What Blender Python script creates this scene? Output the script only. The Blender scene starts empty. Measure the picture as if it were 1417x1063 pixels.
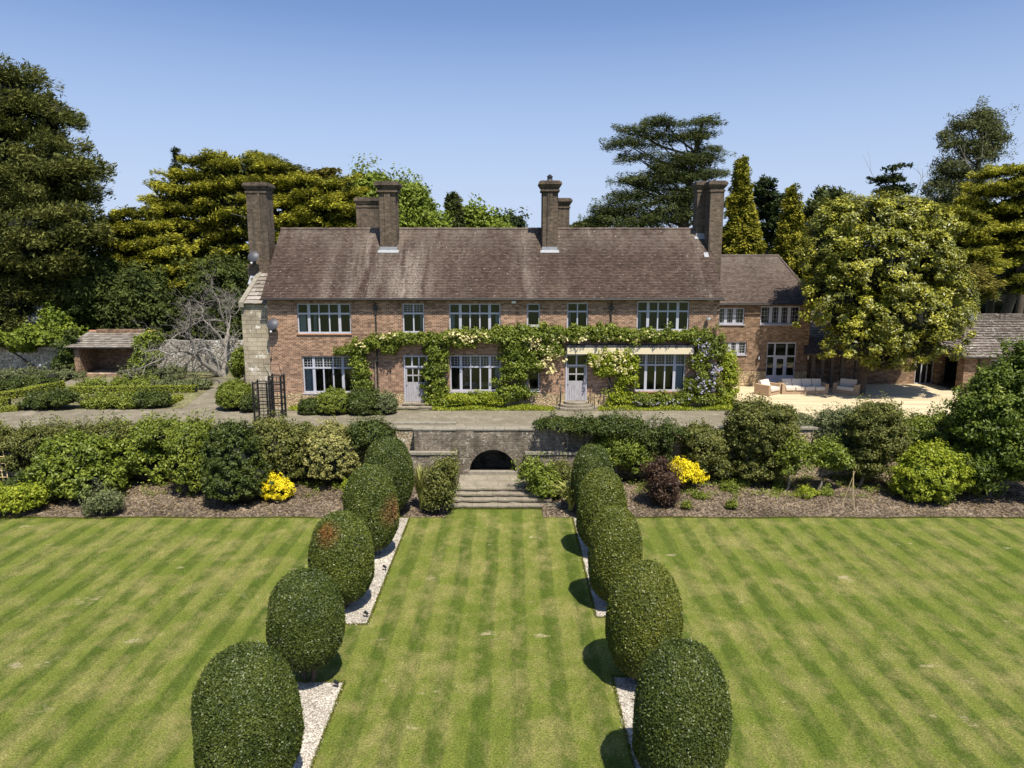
import bpy, math, random
import numpy as np
C = bpy.context.scene.collection
scene = bpy.context.scene
# ---------------------------------------------------------------- camera, sky, sun, exposure
F = 983.0; PITCH = math.radians(9.9); CAMZ = 11.0
cs, sn = math.cos(PITCH), math.sin(PITCH)
cam_d = bpy.data.cameras.new('camera'); cam = bpy.data.objects.new('camera', cam_d); C.objects.link(cam)
cam_d.sensor_width = 36.0; cam_d.lens = F / 1417 * 36; cam_d.clip_end = 6000; cam_d.clip_start = 0.1
cam.location = (0, 0, CAMZ); cam.rotation_euler = (math.pi / 2 - PITCH, 0, 0)
scene.camera = cam
SUN_DIR = np.array([0.22, -0.49, 1.0]); SUN_DIR /= np.linalg.norm(SUN_DIR)
EL = math.asin(SUN_DIR[2]); AZ = math.atan2(SUN_DIR[0], SUN_DIR[1])
w = bpy.data.worlds.new('World'); scene.world = w; w.use_nodes = True
wn = w.node_tree; wn.nodes.clear()
sky = wn.nodes.new('ShaderNodeTexSky'); sky.sky_type = 'NISHITA'; sky.sun_disc = False
sky.sun_elevation = EL; sky.sun_rotation = AZ; sky.air_density = 1.0; sky.dust_density = 2.0; sky.ozone_density = 4.5; sky.altitude = 50
bg = wn.nodes.new('ShaderNodeBackground'); bg.inputs[1].default_value = 0.076
wo = wn.nodes.new('ShaderNodeOutputWorld')
tint = wn.nodes.new('ShaderNodeMix'); tint.data_type = 'RGBA'; tint.blend_type = 'MULTIPLY'; tint.inputs[0].default_value = 1.0
tint.inputs[7].default_value = (0.80, 0.99, 1.25, 1); wn.links.new(sky.outputs[0], tint.inputs[6])
tc = wn.nodes.new('ShaderNodeTexCoord'); sx = wn.nodes.new('ShaderNodeSeparateXYZ'); wn.links.new(tc.outputs['Generated'], sx.inputs[0])
rp = wn.nodes.new('ShaderNodeValToRGB'); wn.links.new(sx.outputs[2], rp.inputs[0])
while len(rp.color_ramp.elements) < 5: rp.color_ramp.elements.new(0.5)
for e_, (p_, v_) in zip(rp.color_ramp.elements, ((0.0, 0.95), (0.08, 0.82), (0.18, 0.52), (0.30, 0.14), (0.45, 0.0))): e_.position = p_; e_.color = (v_, v_, v_, 1)
hz = wn.nodes.new('ShaderNodeMix'); hz.data_type = 'RGBA'; wn.links.new(rp.outputs[0], hz.inputs[0]); wn.links.new(tint.outputs[2], hz.inputs[6]); hz.inputs[7].default_value = (5.2, 6.15, 8.1, 1)   # pale spring air low in the sky
wn.links.new(hz.outputs[2], bg.inputs[0]); wn.links.new(bg.outputs[0], wo.inputs[0])
sd = bpy.data.lights.new('sun', 'SUN'); sd.energy = 5.0; sd.angle = math.radians(0.55); sd.color = (1.0, 0.94, 0.82)
so = bpy.data.objects.new('sun', sd); C.objects.link(so)
so.rotation_euler = (math.pi / 2 - EL, 0, math.atan2(SUN_DIR[0], -SUN_DIR[1]))
scene.view_settings.view_transform = 'Standard'; scene.view_settings.look = 'None'
scene.view_settings.exposure = 0.65; scene.view_settings.gamma = 1.0
# ---------------------------------------------------------------- helpers
def ray(u, v):
    dx = (u - 708.5) / F; dy = (v - 531.5) / F
    return dx, cs - dy * sn, -sn - dy * cs
def P(u, v, Y):
    a, b, c = ray(u, v); t = Y / b
    return np.array([a * t, Y, CAMZ + c * t])
def G(u, v, z=0.0):
    a, b, c = ray(u, v); t = (z - CAMZ) / c
    return np.array([a * t, b * t, z])
def mpp(Y, z=5.0):
    return (Y * cs + (CAMZ - z) * sn) / F          # metres per photo pixel at that place
def tag(o, label=None, cat=None, group=None, kind=None):
    if label: o['label'] = label
    if cat: o['category'] = cat
    if group: o['group'] = group
    if kind: o['kind'] = kind
    return o
def empty(name, loc=(0, 0, 0), label=None, cat=None, group=None):
    o = bpy.data.objects.new(name, None); C.objects.link(o); o.location = loc; o.empty_display_size = 0.3
    return tag(o, label, cat, group)
def link(name, me, parent=None):
    o = bpy.data.objects.new(name, me); C.objects.link(o)
    if parent is not None:
        o.parent = parent
        p = parent; off = np.zeros(3)
        while p is not None:
            off += np.array(p.location); p = p.parent
        o.location = tuple(-off)
    return o
class MB:
    def __init__(s): s.v = []; s.f = []; s.m = []; s.k = []
    def quad(s, a, b, c, d, mi=0, k=0.5):
        n = len(s.v); s.v += [tuple(a), tuple(b), tuple(c), tuple(d)]; s.f.append((n, n+1, n+2, n+3)); s.m.append(mi); s.k.append(k); return s
    def poly(s, pts, mi=0, k=0.5):
        n = len(s.v); s.v += [tuple(p) for p in pts]; s.f.append(tuple(range(n, n+len(pts)))); s.m.append(mi); s.k.append(k); return s
    def box(s, x0, x1, y0, y1, z0, z1, mi=0, k=0.5):
        n = len(s.v)
        s.v += [(x0,y0,z0),(x1,y0,z0),(x1,y1,z0),(x0,y1,z0),(x0,y0,z1),(x1,y0,z1),(x1,y1,z1),(x0,y1,z1)]
        for f in ((0,3,2,1),(4,5,6,7),(0,1,5,4),(1,2,6,5),(2,3,7,6),(3,0,4,7)):
            s.f.append(tuple(n+i for i in f)); s.m.append(mi); s.k.append(k)
        return s
    def prism(s, pts, z0, z1, mi=0, k=0.5):
        n = len(s.v); q = len(pts)
        s.v += [(p[0], p[1], z0) for p in pts] + [(p[0], p[1], z1) for p in pts]
        s.f.append(tuple(n+q+i for i in range(q))); s.m.append(mi); s.k.append(k)
        s.f.append(tuple(n+q-1-i for i in range(q))); s.m.append(mi); s.k.append(k)
        for i in range(q):
            j = (i+1) % q; s.f.append((n+i, n+j, n+q+j, n+q+i)); s.m.append(mi); s.k.append(k)
        return s
    def tube(s, pts, rad, n=6, mi=0, cap=True):
        pts = [np.array(p, float) for p in pts]; b = len(s.v); N = len(pts)
        if not hasattr(rad, '__len__'): rad = [rad]*N
        for i, p in enumerate(pts):
            d = pts[min(i+1, N-1)] - pts[max(i-1, 0)]; d = d / (np.linalg.norm(d) + 1e-9)
            a = np.cross(d, (0, 0, 1) if abs(d[2]) < 0.9 else (1, 0, 0)); a /= np.linalg.norm(a); c = np.cross(d, a)
            for j in range(n):
                t = 2*math.pi*j/n; s.v.append(tuple(p + rad[i]*(math.cos(t)*a + math.sin(t)*c)))
        for i in range(N-1):
            for j in range(n):
                k = (j+1) % n
                s.f.append((b+i*n+j, b+i*n+k, b+(i+1)*n+k, b+(i+1)*n+j)); s.m.append(mi); s.k.append(0.5)
        if cap:
            s.f.append(tuple(b+j for j in range(n))); s.m.append(mi); s.k.append(.5)
            s.f.append(tuple(b+(N-1)*n+j for j in reversed(range(n)))); s.m.append(mi); s.k.append(.5)
        return s
    def bar(s, a, b, r, n=4, mi=0): return s.tube([a, b], r, n, mi)
    def disc(s, c, r, y0, y1, n=20):   # short cylinder along y
        return s.tube([(c[0], y0, c[1]), (c[0], y1, c[1])], r, n)
    def build(s, name, mats, parent=None, smooth=False):
        me = bpy.data.meshes.new(name); me.from_pydata(s.v, [], s.f)
        if not isinstance(mats, (list, tuple)): mats = [mats]
        for m in mats: me.materials.append(m)
        me.polygons.foreach_set('material_index', s.m)
        a = me.attributes.new('k', 'FLOAT', 'FACE'); a.data.foreach_set('value', s.k)
        if smooth: me.polygons.foreach_set('use_smooth', [True]*len(s.f))
        me.update()
        return link(name, me, parent)
def quads_mesh(name, V, k, mats, mi=None, parent=None, extra=None):
    """V (n,4,3) quads as one mesh; extra=(verts, faces, material index) appended"""
    n = len(V); verts = V.reshape(-1, 3); faces = np.arange(n*4); ls = np.arange(n)*4; lt = np.full(n, 4)
    kk = np.asarray(k, np.float32); mm = np.zeros(n, np.int32) if mi is None else np.asarray(mi, np.int32)
    if extra is not None:
        ev, ef, em = extra
        o = len(verts); verts = np.vstack([verts, ev]); faces = np.concatenate([faces, (ef + o).reshape(-1)])
        m = len(ef); ls = np.concatenate([ls, n*4 + np.arange(m)*4]); lt = np.concatenate([lt, np.full(m, 4)])
        kk = np.concatenate([kk, np.full(m, 0.1, np.float32)]); mm = np.concatenate([mm, np.full(m, em, np.int32)])
    me = bpy.data.meshes.new(name)
    me.vertices.add(len(verts)); me.vertices.foreach_set('co', verts.astype(np.float32).reshape(-1))
    me.loops.add(len(faces)); me.loops.foreach_set('vertex_index', faces.astype(np.int32))
    me.polygons.add(len(ls)); me.polygons.foreach_set('loop_start', ls.astype(np.int32)); me.polygons.foreach_set('loop_total', lt.astype(np.int32))
    for m in (mats if isinstance(mats, (list, tuple)) else [mats]): me.materials.append(m)
    me.polygons.foreach_set('material_index', mm)
    a = me.attributes.new('k', 'FLOAT', 'FACE'); a.data.foreach_set('value', kk.astype(np.float32))
    me.update(calc_edges=True)
    return link(name, me, parent)
# ---------------------------------------------------------------- materials
def newmat(name):
    m = bpy.data.materials.new(name); m.use_nodes = True; nt = m.node_tree; nt.nodes.clear()
    out = nt.nodes.new('ShaderNodeOutputMaterial'); return m, nt, out
def N(nt, t, **kw):
    n = nt.nodes.new(t)
    for a, b in kw.items(): setattr(n, a, b)
    return n
def L(nt, a, b): nt.links.new(a, b)
def val(nt, sock, v):
    if hasattr(v, 'links') or isinstance(v, bpy.types.NodeSocket): L(nt, v, sock)
    else: sock.default_value = v
def math_(nt, op, a, b=0.0, c=0.0, clamp=False):
    n = N(nt, 'ShaderNodeMath', operation=op, use_clamp=clamp)
    for i, x in enumerate((a, b, c)): val(nt, n.inputs[i], x)
    return n.outputs[0]
def mix(nt, f, a, b, mode='MIX'):
    n = N(nt, 'ShaderNodeMix', data_type='RGBA', blend_type=mode)
    val(nt, n.inputs[0], f)
    for s, x in ((n.inputs[6], a), (n.inputs[7], b)):
        if isinstance(x, tuple): s.default_value = (*x[:3], 1)
        else: L(nt, x, s)
    return n.outputs[2]
def ramp(nt, f, stops, interp='LINEAR'):
    n = N(nt, 'ShaderNodeValToRGB'); cr = n.color_ramp; cr.interpolation = interp
    while len(cr.elements) < len(stops): cr.elements.new(0.5)
    for e, (p, c) in zip(cr.elements, stops):
        e.position = p; e.color = (*(c if isinstance(c, tuple) else (c, c, c)), 1)
    L(nt, f, n.inputs[0]); return n.outputs[0]
def pos(nt): return N(nt, 'ShaderNodeNewGeometry').outputs['Position']
def sep(nt, v):
    n = N(nt, 'ShaderNodeSeparateXYZ'); L(nt, v, n.inputs[0]); return n.outputs
def comb(nt, x, y, z=0.0):
    n = N(nt, 'ShaderNodeCombineXYZ')
    for i, a in enumerate((x, y, z)): val(nt, n.inputs[i], a)
    return n.outputs[0]
def noise(nt, vec, scale, detail=4, rough=0.55, dist=0.0):
    n = N(nt, 'ShaderNodeTexNoise'); L(nt, vec, n.inputs['Vector'])
    n.inputs['Scale'].default_value = scale; n.inputs['Detail'].default_value = detail
    n.inputs['Roughness'].default_value = rough; n.inputs['Distortion'].default_value = dist
    return n.outputs['Fac']
def vscale(nt, v, s):
    n = N(nt, 'ShaderNodeVectorMath', operation='MULTIPLY'); L(nt, v, n.inputs[0]); n.inputs[1].default_value = s; return n.outputs[0]
def bump(nt, h, strength=0.5, dist=0.02):
    n = N(nt, 'ShaderNodeBump'); L(nt, h, n.inputs['Height']); n.inputs['Strength'].default_value = strength; n.inputs['Distance'].default_value = dist
    return n.outputs[0]
def pbr(nt, out, col, rough=0.7, nrm=None, spec=0.4, metal=0.0):
    b = N(nt, 'ShaderNodeBsdfPrincipled')
    if isinstance(col, tuple): b.inputs['Base Color'].default_value = (*col, 1)
    else: L(nt, col, b.inputs['Base Color'])
    val(nt, b.inputs['Roughness'], rough); b.inputs['Specular IOR Level'].default_value = spec; b.inputs['Metallic'].default_value = metal
    if nrm is not None: L(nt, nrm, b.inputs['Normal'])
    if out is not None: L(nt, b.outputs[0], out.inputs[0])
    return b
def simple(name, col, rough=0.6, var=0.15, scale=6.0, metal=0.0, spec=0.4, b=0.0):
    m, nt, out = newmat(name); p = pos(nt)
    f = noise(nt, p, scale, 5)
    c = mix(nt, f, tuple(x*(1-var*1.6) for x in col), tuple(min(1, x*(1+var*1.6)) for x in col))
    pbr(nt, out, c, rough, bump(nt, noise(nt, p, scale*6, 3), b, 0.01) if b else None, spec, metal)
    return m
def foliage(name, c1, c2, c3, rough=0.5, trans=0.22, spec=0.35, big=0.35, bigscale=0.9, spots=None, tone=(1.22, 1.12, 0.72), gloss=False):
    m, nt, out = newmat(name)
    if tone: c1, c2, c3 = [(c[0]*tone[0], c[1]*tone[1], c[2]*tone[2]) for c in (c1, c2, c3)]
    if not gloss: rough = max(rough, 0.5); spec = min(spec, 0.3)
    a = N(nt, 'ShaderNodeAttribute', attribute_name='k').outputs['Fac']
    p = pos(nt)
    f = math_(nt, 'ADD', a, math_(nt, 'MULTIPLY', math_(nt, 'SUBTRACT', noise(nt, p, bigscale, 2), 0.5), big*2), clamp=True)
    col = ramp(nt, f, [(0.0, c1), (0.5, c2), (1.0, c3)])
    if spots:
        for (sx, sy, sz, r, sc) in spots:
            d = N(nt, 'ShaderNodeVectorMath', operation='DISTANCE'); L(nt, N(nt, 'ShaderNodeTexCoord').outputs['Object'], d.inputs[0]); d.inputs[1].default_value = (sx, sy, sz)
            g = math_(nt, 'MULTIPLY', math_(nt, 'SUBTRACT', 1.0, math_(nt, 'DIVIDE', d.outputs['Value'], r), clamp=True), 1.3)
            col = mix(nt, math_(nt, 'MULTIPLY', g, a, clamp=True), col, sc)
    b = pbr(nt, None, col, rough, None, spec)
    t = N(nt, 'ShaderNodeBsdfTranslucent'); L(nt, col, t.inputs[0])
    mx = N(nt, 'ShaderNodeMixShader'); mx.inputs[0].default_value = trans
    L(nt, b.outputs[0], mx.inputs[1]); L(nt, t.outputs[0], mx.inputs[2]); L(nt, mx.outputs[0], out.inputs[0])
    return m
def brickmat(name, c1, c2, mortar, wide=0.165, high=0.075, msize=0.010, stain=None, bmp=0.5, patch=(0.6, 0.12), blotch=None, offset=0.5, cell=0.3):
    m, nt, out = newmat(name); p = pos(nt); s = sep(nt, p)
    vec = comb(nt, math_(nt, 'ADD', s[0], s[1]), s[2])
    b = N(nt, 'ShaderNodeTexBrick'); b.offset = offset; L(nt, vec, b.inputs['Vector'])
    b.inputs['Scale'].default_value = 1.0; b.inputs['Brick Width'].default_value = wide; b.inputs['Row Height'].default_value = high
    b.inputs['Mortar Size'].default_value = msize; b.inputs['Mortar Smooth'].default_value = 0.3; b.inputs['Bias'].default_value = 0.0
    b.inputs['Color1'].default_value = (*c1, 1); b.inputs['Color2'].default_value = (*c2, 1); b.inputs['Mortar'].default_value = (*mortar, 1)
    wn_ = N(nt, 'ShaderNodeTexWhiteNoise'); fl = N(nt, 'ShaderNodeVectorMath', operation='FLOOR')
    L(nt, vscale(nt, vec, (1/wide, 1/high, 1)), fl.inputs[0]); L(nt, fl.outputs[0], wn_.inputs['Vector'])
    col = mix(nt, 1.0, b.outputs['Color'], ramp(nt, wn_.outputs['Value'], [(0, 1-cell), (0.5, 1.0), (1, 1+cell)]), 'MULTIPLY')
    big = noise(nt, p, patch[0], 6, 0.65)
    col = mix(nt, 1.0, col, ramp(nt, big, [(0.3, 1-patch[1]*2), (0.7, 1+patch[1]*2)]), 'MULTIPLY')
    if blotch:   # pale weathering / lichen
        bl = noise(nt, p, blotch[1], 8, 0.7)
        col = mix(nt, ramp(nt, bl, [(blotch[2], 0.0), (blotch[2]+0.07, 1.0)]), col, blotch[0])
    if stain:
        st = noise(nt, vscale(nt, p, (1.2, 1.2, 0.25)), 1.5, 5, 0.6)
        col = mix(nt, ramp(nt, st, [(0.5, 0.0), (0.72, 1.0)]), col, stain)
    h = math_(nt, 'ADD', math_(nt, 'MULTIPLY', b.outputs['Fac'], -1.0), math_(nt, 'MULTIPLY', noise(nt, p, 25, 3), 0.8))
    pbr(nt, out, col, 0.9, bump(nt, h, bmp, 0.02), 0.2)
    return m
def stonemat(name, c1, c2, c3, scale=2.2, joint=(0.12, 0.1, 0.07), zs=1.7, lichen=None, bmp=0.8, jw=0.06):
    m, nt, out = newmat(name); p = pos(nt)
    q = N(nt, 'ShaderNodeVectorMath', operation='ADD'); L(nt, vscale(nt, p, (1, 1, zs)), q.inputs[0])
    nn = N(nt, 'ShaderNodeTexNoise'); nn.inputs['Scale'].default_value = 2.0; L(nt, p, nn.inputs['Vector']); L(nt, vscale(nt, nn.outputs['Color'], (.25, .25, .25)), q.inputs[1])
    vo = N(nt, 'ShaderNodeTexVoronoi'); vo.inputs['Scale'].default_value = scale; L(nt, q.outputs[0], vo.inputs['Vector'])
    ve = N(nt, 'ShaderNodeTexVoronoi', feature='DISTANCE_TO_EDGE'); ve.inputs['Scale'].default_value = scale; L(nt, q.outputs[0], ve.inputs['Vector'])
    r = sep(nt, vo.outputs['Color'])[0]
    col = ramp(nt, r, [(0, c1), (0.5, c2), (1, c3)])
    col = mix(nt, 1.0, col, ramp(nt, noise(nt, p, 7, 6, 0.7), [(0.25, 0.6), (0.75, 1.35)]), 'MULTIPLY')
    if lichen: col = mix(nt, ramp(nt, noise(nt, p, lichen[1], 8, 0.7), [(lichen[2], 0.0), (lichen[2]+0.06, 1.0)]), col, lichen[0])
    e = ramp(nt, ve.outputs['Distance'], [(0, 1.0), (jw, 0.0)])
    col = mix(nt, e, col, joint)
    h = math_(nt, 'ADD', ramp(nt, ve.outputs['Distance'], [(0, 0.0), (0.12, 1.0)]), noise(nt, p, 14, 4))
    pbr(nt, out, col, 0.92, bump(nt, h, bmp, 0.04), 0.2)
    return m
M = {}
M['brick'] = brickmat('red_brick', (0.165, 0.078, 0.046), (0.245, 0.128, 0.080), (0.36, 0.27, 0.19), wide=.21, cell=.42, patch=(0.5, 0.10), bmp=0.3, msize=0.014)
M['brick_wing'] = brickmat('brown_brick', (0.125, 0.070, 0.040), (0.195, 0.115, 0.070), (0.30, 0.23, 0.16), wide=.21, cell=.42, patch=(0.7, 0.1), bmp=0.3)
M['brick_stack'] = brickmat('sooty_brick', (0.080, 0.058, 0.042), (0.125, 0.090, 0.064), (0.15, 0.12, 0.09), stain=(0.035, 0.03, 0.025), patch=(0.8, 0.14), blotch=((0.42, 0.40, 0.35), 4.0, 0.69))
M['brick_wall'] = brickmat('weathered_brick', (0.15, 0.12, 0.088), (0.22, 0.175, 0.13), (0.21, 0.18, 0.14), stain=(0.075, 0.06, 0.045), patch=(1.2, 0.2), blotch=((0.50, 0.47, 0.41), 9.0, 0.56), bmp=0.9, msize=0.016, high=0.09, wide=0.26)
M['ashlar'] = brickmat('pale_ashlar', (0.27, 0.225, 0.16), (0.34, 0.29, 0.21), (0.17, 0.135, 0.09), wide=0.55, high=0.24, msize=0.012, cell=.12, patch=(0.7, 0.18), blotch=((0.66, 0.62, 0.55), 1.7, 0.56), bmp=0.7)
M['stone'] = stonemat('sandstone', (0.33, 0.26, 0.17), (0.42, 0.34, 0.23), (0.27, 0.21, 0.13), scale=4.6, lichen=((0.62, 0.60, 0.54), 1.6, 0.60))
M['plinth'] = stonemat('plinth_stone', (0.42, 0.30, 0.17), (0.50, 0.38, 0.23), (0.33, 0.23, 0.13), scale=4.8, lichen=((0.6, 0.55, 0.45), 2.5, 0.64))
M['rubble'] = stonemat('rubble_stone', (0.26, 0.23, 0.19), (0.36, 0.33, 0.28), (0.46, 0.43, 0.38), scale=3.8, zs=1.3, joint=(0.09, 0.08, 0.06), lichen=((0.66, 0.64, 0.60), 0.8, 0.56))
M['cop'] = simple('coping_stone', (0.22, 0.195, 0.15), 0.9, 0.35, 5.0, b=0.6)
M['slab'] = None
M['white_lead'] = simple('lead_flashing', (0.25, 0.255, 0.27), 0.6, 0.2)
M['frame'] = simple('painted_timber', (0.40, 0.40, 0.445), 0.55, 0.08, 3)
M['black_iron'] = simple('black_iron', (0.012, 0.012, 0.013), 0.4, 0.1)
M['gutter'] = simple('dark_gutter', (0.025, 0.022, 0.02), 0.5, 0.1)
M['bark'] = simple('bark', (0.07, 0.052, 0.038), 0.95, 0.35, 5, b=0.8)
M['bark_grey'] = simple('grey_bark', (0.19, 0.17, 0.145), 0.9, 0.25, 4, b=0.5)
M['bark_pale'] = simple('pale_bark', (0.22, 0.18, 0.14), 0.9, 0.3, 6, b=0.5)
M['core'] = simple('shade_core', (0.010, 0.012, 0.006), 1.0, 0.3, 4)  # solid crown filler; near-black colour stands in for shade between the leaves
M['room'] = simple('room_plaster', (0.16, 0.14, 0.12), 0.9, 0.1)
M['curtain'] = simple('curtain_cloth', (0.55, 0.62, 0.70), 0.9, 0.12, 9)
M['cream'] = simple('cream_fabric', (0.62, 0.53, 0.36), 0.85, 0.05)
M['cushion'] = simple('cushion_cloth', (0.56, 0.49, 0.41), 0.9, 0.06)
M['wicker'] = simple('wicker_weave', (0.36, 0.25, 0.16), 0.85, 0.3, 20, b=0.8)
M['dish'] = simple('dish_grey', (0.055, 0.055, 0.065), 0.5, 0.08)
M['white'] = simple('white_plastic', (0.75, 0.75, 0.75), 0.4, 0.03)
M['oak'] = simple('weathered_oak', (0.12, 0.095, 0.075), 0.85, 0.3, 5, b=0.5)
M['cane'] = simple('bamboo_cane', (0.48, 0.36, 0.20), 0.7, 0.15, 6)
M['rust'] = simple('copper_trim', (0.34, 0.16, 0.08), 0.8, 0.2)
def glassmat():
    m, nt, out = newmat('window_glass')
    fr = N(nt, 'ShaderNodeFresnel'); fr.inputs[0].default_value = 1.55
    wob = bump(nt, noise(nt, pos(nt), 2.5, 2), 0.25, 0.02)
    g = N(nt, 'ShaderNodeBsdfGlossy'); g.inputs['Roughness'].default_value = 0.02; L(nt, wob, g.inputs['Normal'])
    t = N(nt, 'ShaderNodeBsdfTransparent'); t.inputs[0].default_value = (0.72, 0.76, 0.74, 1)
    mx = N(nt, 'ShaderNodeMixShader'); L(nt, math_(nt, 'MULTIPLY', fr.outputs[0], 1.6, clamp=True), mx.inputs[0])
    L(nt, t.outputs[0], mx.inputs[1]); L(nt, g.outputs[0], mx.inputs[2]); L(nt, mx.outputs[0], out.inputs[0]); return m
M['glass'] = glassmat()
def doormat():
    m, nt, out = newmat('weathered_door'); p = pos(nt); s = sep(nt, p)
    grain = noise(nt, vscale(nt, p, (14, 14, 1.2)), 2.0, 5, 0.6)
    pl = math_(nt, 'FRACT', math_(nt, 'DIVIDE', s[0], 0.135))
    gro = ramp(nt, pl, [(0, 0.35), (0.08, 1.0), (0.92, 1.0), (1, 0.35)])
    col = ramp(nt, grain, [(0.3, (0.20, 0.185, 0.19)), (0.7, (0.46, 0.435, 0.45))])
    col = mix(nt, 1.0, col, gro, 'MULTIPLY')
    pbr(nt, out, col, 0.8, bump(nt, gro, 0.5, 0.01)); return m
M['door'] = doormat()
def roofmat(name, c1, c2, c3, streaks=(), top=None, lich=0.66, moss=0.0):
    m, nt, out = newmat(name); p = pos(nt); s = sep(nt, p)
    a = N(nt, 'ShaderNodeAttribute', attribute_name='k').outputs['Fac']
    f = math_(nt, 'ADD', math_(nt, 'ADD', math_(nt, 'MULTIPLY', a, 0.58), 0.08), math_(nt, 'MULTIPLY', math_(nt, 'SUBTRACT', noise(nt, p, 0.45, 5, 0.6), 0.37), 0.9), clamp=True)
    col = ramp(nt, f, [(0, c1), (0.5, c2), (1, c3)])
    pale = (0.24, 0.20, 0.165)
    tot = None
    st = noise(nt, vscale(nt, p, (1.0, 0.12, 0.12)), 2.2, 6, 0.65)
    stf = ramp(nt, st, [(0.40, 0.0), (0.62, 1.0)])
    for (x, sg, amt) in streaks:
        g = math_(nt, 'DIVIDE', math_(nt, 'SUBTRACT', s[0], x), sg)
        g = math_(nt, 'POWER', 2.718, math_(nt, 'MULTIPLY', math_(nt, 'MULTIPLY', g, g), -1.0))
        g = math_(nt, 'MULTIPLY', g, amt)
        tot = g if tot is None else math_(nt, 'ADD', tot, g)
    if tot is not None:
        col = mix(nt, math_(nt, 'MULTIPLY', math_(nt, 'MULTIPLY', tot, stf), ramp(nt, noise(nt, p, 10, 5, .75), [(0.38, 0.15), (0.60, 1.0)]), clamp=True), col, pale)
    if top:
        h = math_(nt, 'DIVIDE', math_(nt, 'SUBTRACT', s[2], top[0]), top[1], clamp=True)
        nn = ramp(nt, noise(nt, vscale(nt, p, (1, 0.4, 0.4)), 1.6, 6, .7), [(0.35, 0.0), (0.7, 1.0)])
        col = mix(nt, math_(nt, 'MULTIPLY', math_(nt, 'MULTIPLY', h, nn), top[2], clamp=True), col, pale)
    l1 = ramp(nt, noise(nt, p, 7.0, 6, 0.75), [(lich, 0.0), (lich+0.04, 1.0)])
    l2 = ramp(nt, noise(nt, p, 1.1, 3, 0.6), [(0.35, 0.15), (0.65, 1.0)])
    col = mix(nt, math_(nt, 'MULTIPLY', l1, l2), col, (0.52, 0.50, 0.45))
    col = mix(nt, 1.0, col, ramp(nt, noise(nt, p, 22, 3, 0.7), [(0.25, 0.72), (0.75, 1.28)]), 'MULTIPLY')
    if moss: col = mix(nt, ramp(nt, noise(nt, p, 3, 5, .7), [(0.55, 0.0), (0.66, moss)]), col, (0.10, 0.12, 0.045))
    pbr(nt, out, col, 0.9, None, 0.2); return m
M['roof'] = roofmat('clay_tiles', (0.033, 0.021, 0.016), (0.060, 0.040, 0.031), (0.104, 0.072, 0.056),
                    streaks=((-8.4, 1.0, 0.8), (-5.8, 1.5, 1.0), (-10.3, 0.3, 0.6), (0.7, 0.6, 0.65), (10.8, 0.5, 0.5), (-2.8, 0.5, 0.3), (2.8, .3, .25)), top=(11.2, 1.6, 0.5), lich=.625)
M['roof_wing'] = roofmat('clay_tiles_wing', (0.050, 0.035, 0.028), (0.085, 0.062, 0.050), (0.130, 0.098, 0.080), top=(9.0, 3.0, 0.6), lich=0.70)
M['slab'] = roofmat('stone_slabs', (0.13, 0.105, 0.085), (0.22, 0.19, 0.16), (0.34, 0.30, 0.27), lich=0.58, moss=0.25)
M['slab_old'] = roofmat('stone_slabs_brown', (0.055, 0.042, 0.032), (0.12, 0.095, 0.078), (0.22, 0.185, 0.155), lich=0.56, moss=0.2)
# ---------------------------------------------------------------- foliage generators
def unit(a): return a / (np.linalg.norm(a, axis=-1, keepdims=True) + 1e-9)
def leafquads(c, nrm, ax, ln, wd):
    """rhombic leaves: centre c, normal nrm, long axis hint ax, half sizes"""
    nrm = unit(nrm); a = unit(ax - nrm * np.sum(ax*nrm, 1, keepdims=True)); b = np.cross(nrm, a)
    ln = np.reshape(ln, (-1, 1)); wd = np.reshape(wd, (-1, 1))
    return np.stack([c - a*ln, c + b*wd - nrm*ln*.12, c + a*ln, c - b*wd - nrm*ln*.12], 1)
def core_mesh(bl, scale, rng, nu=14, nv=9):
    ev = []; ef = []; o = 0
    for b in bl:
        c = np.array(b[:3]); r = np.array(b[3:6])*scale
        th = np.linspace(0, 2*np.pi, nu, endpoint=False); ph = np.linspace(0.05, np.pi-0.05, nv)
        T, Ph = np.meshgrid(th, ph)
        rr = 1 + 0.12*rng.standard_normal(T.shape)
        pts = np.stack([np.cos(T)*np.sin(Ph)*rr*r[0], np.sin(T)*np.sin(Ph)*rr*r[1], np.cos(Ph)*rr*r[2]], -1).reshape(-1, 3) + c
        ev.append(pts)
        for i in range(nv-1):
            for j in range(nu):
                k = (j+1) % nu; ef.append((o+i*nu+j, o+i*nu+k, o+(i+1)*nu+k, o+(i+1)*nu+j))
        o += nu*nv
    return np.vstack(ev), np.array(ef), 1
def pick_blob(bl, n, rng):
    A = np.array([(b[3]*b[4]+b[4]*b[5]+b[3]*b[5]) for b in bl]); return rng.choice(len(bl), n, p=A/A.sum())
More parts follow.
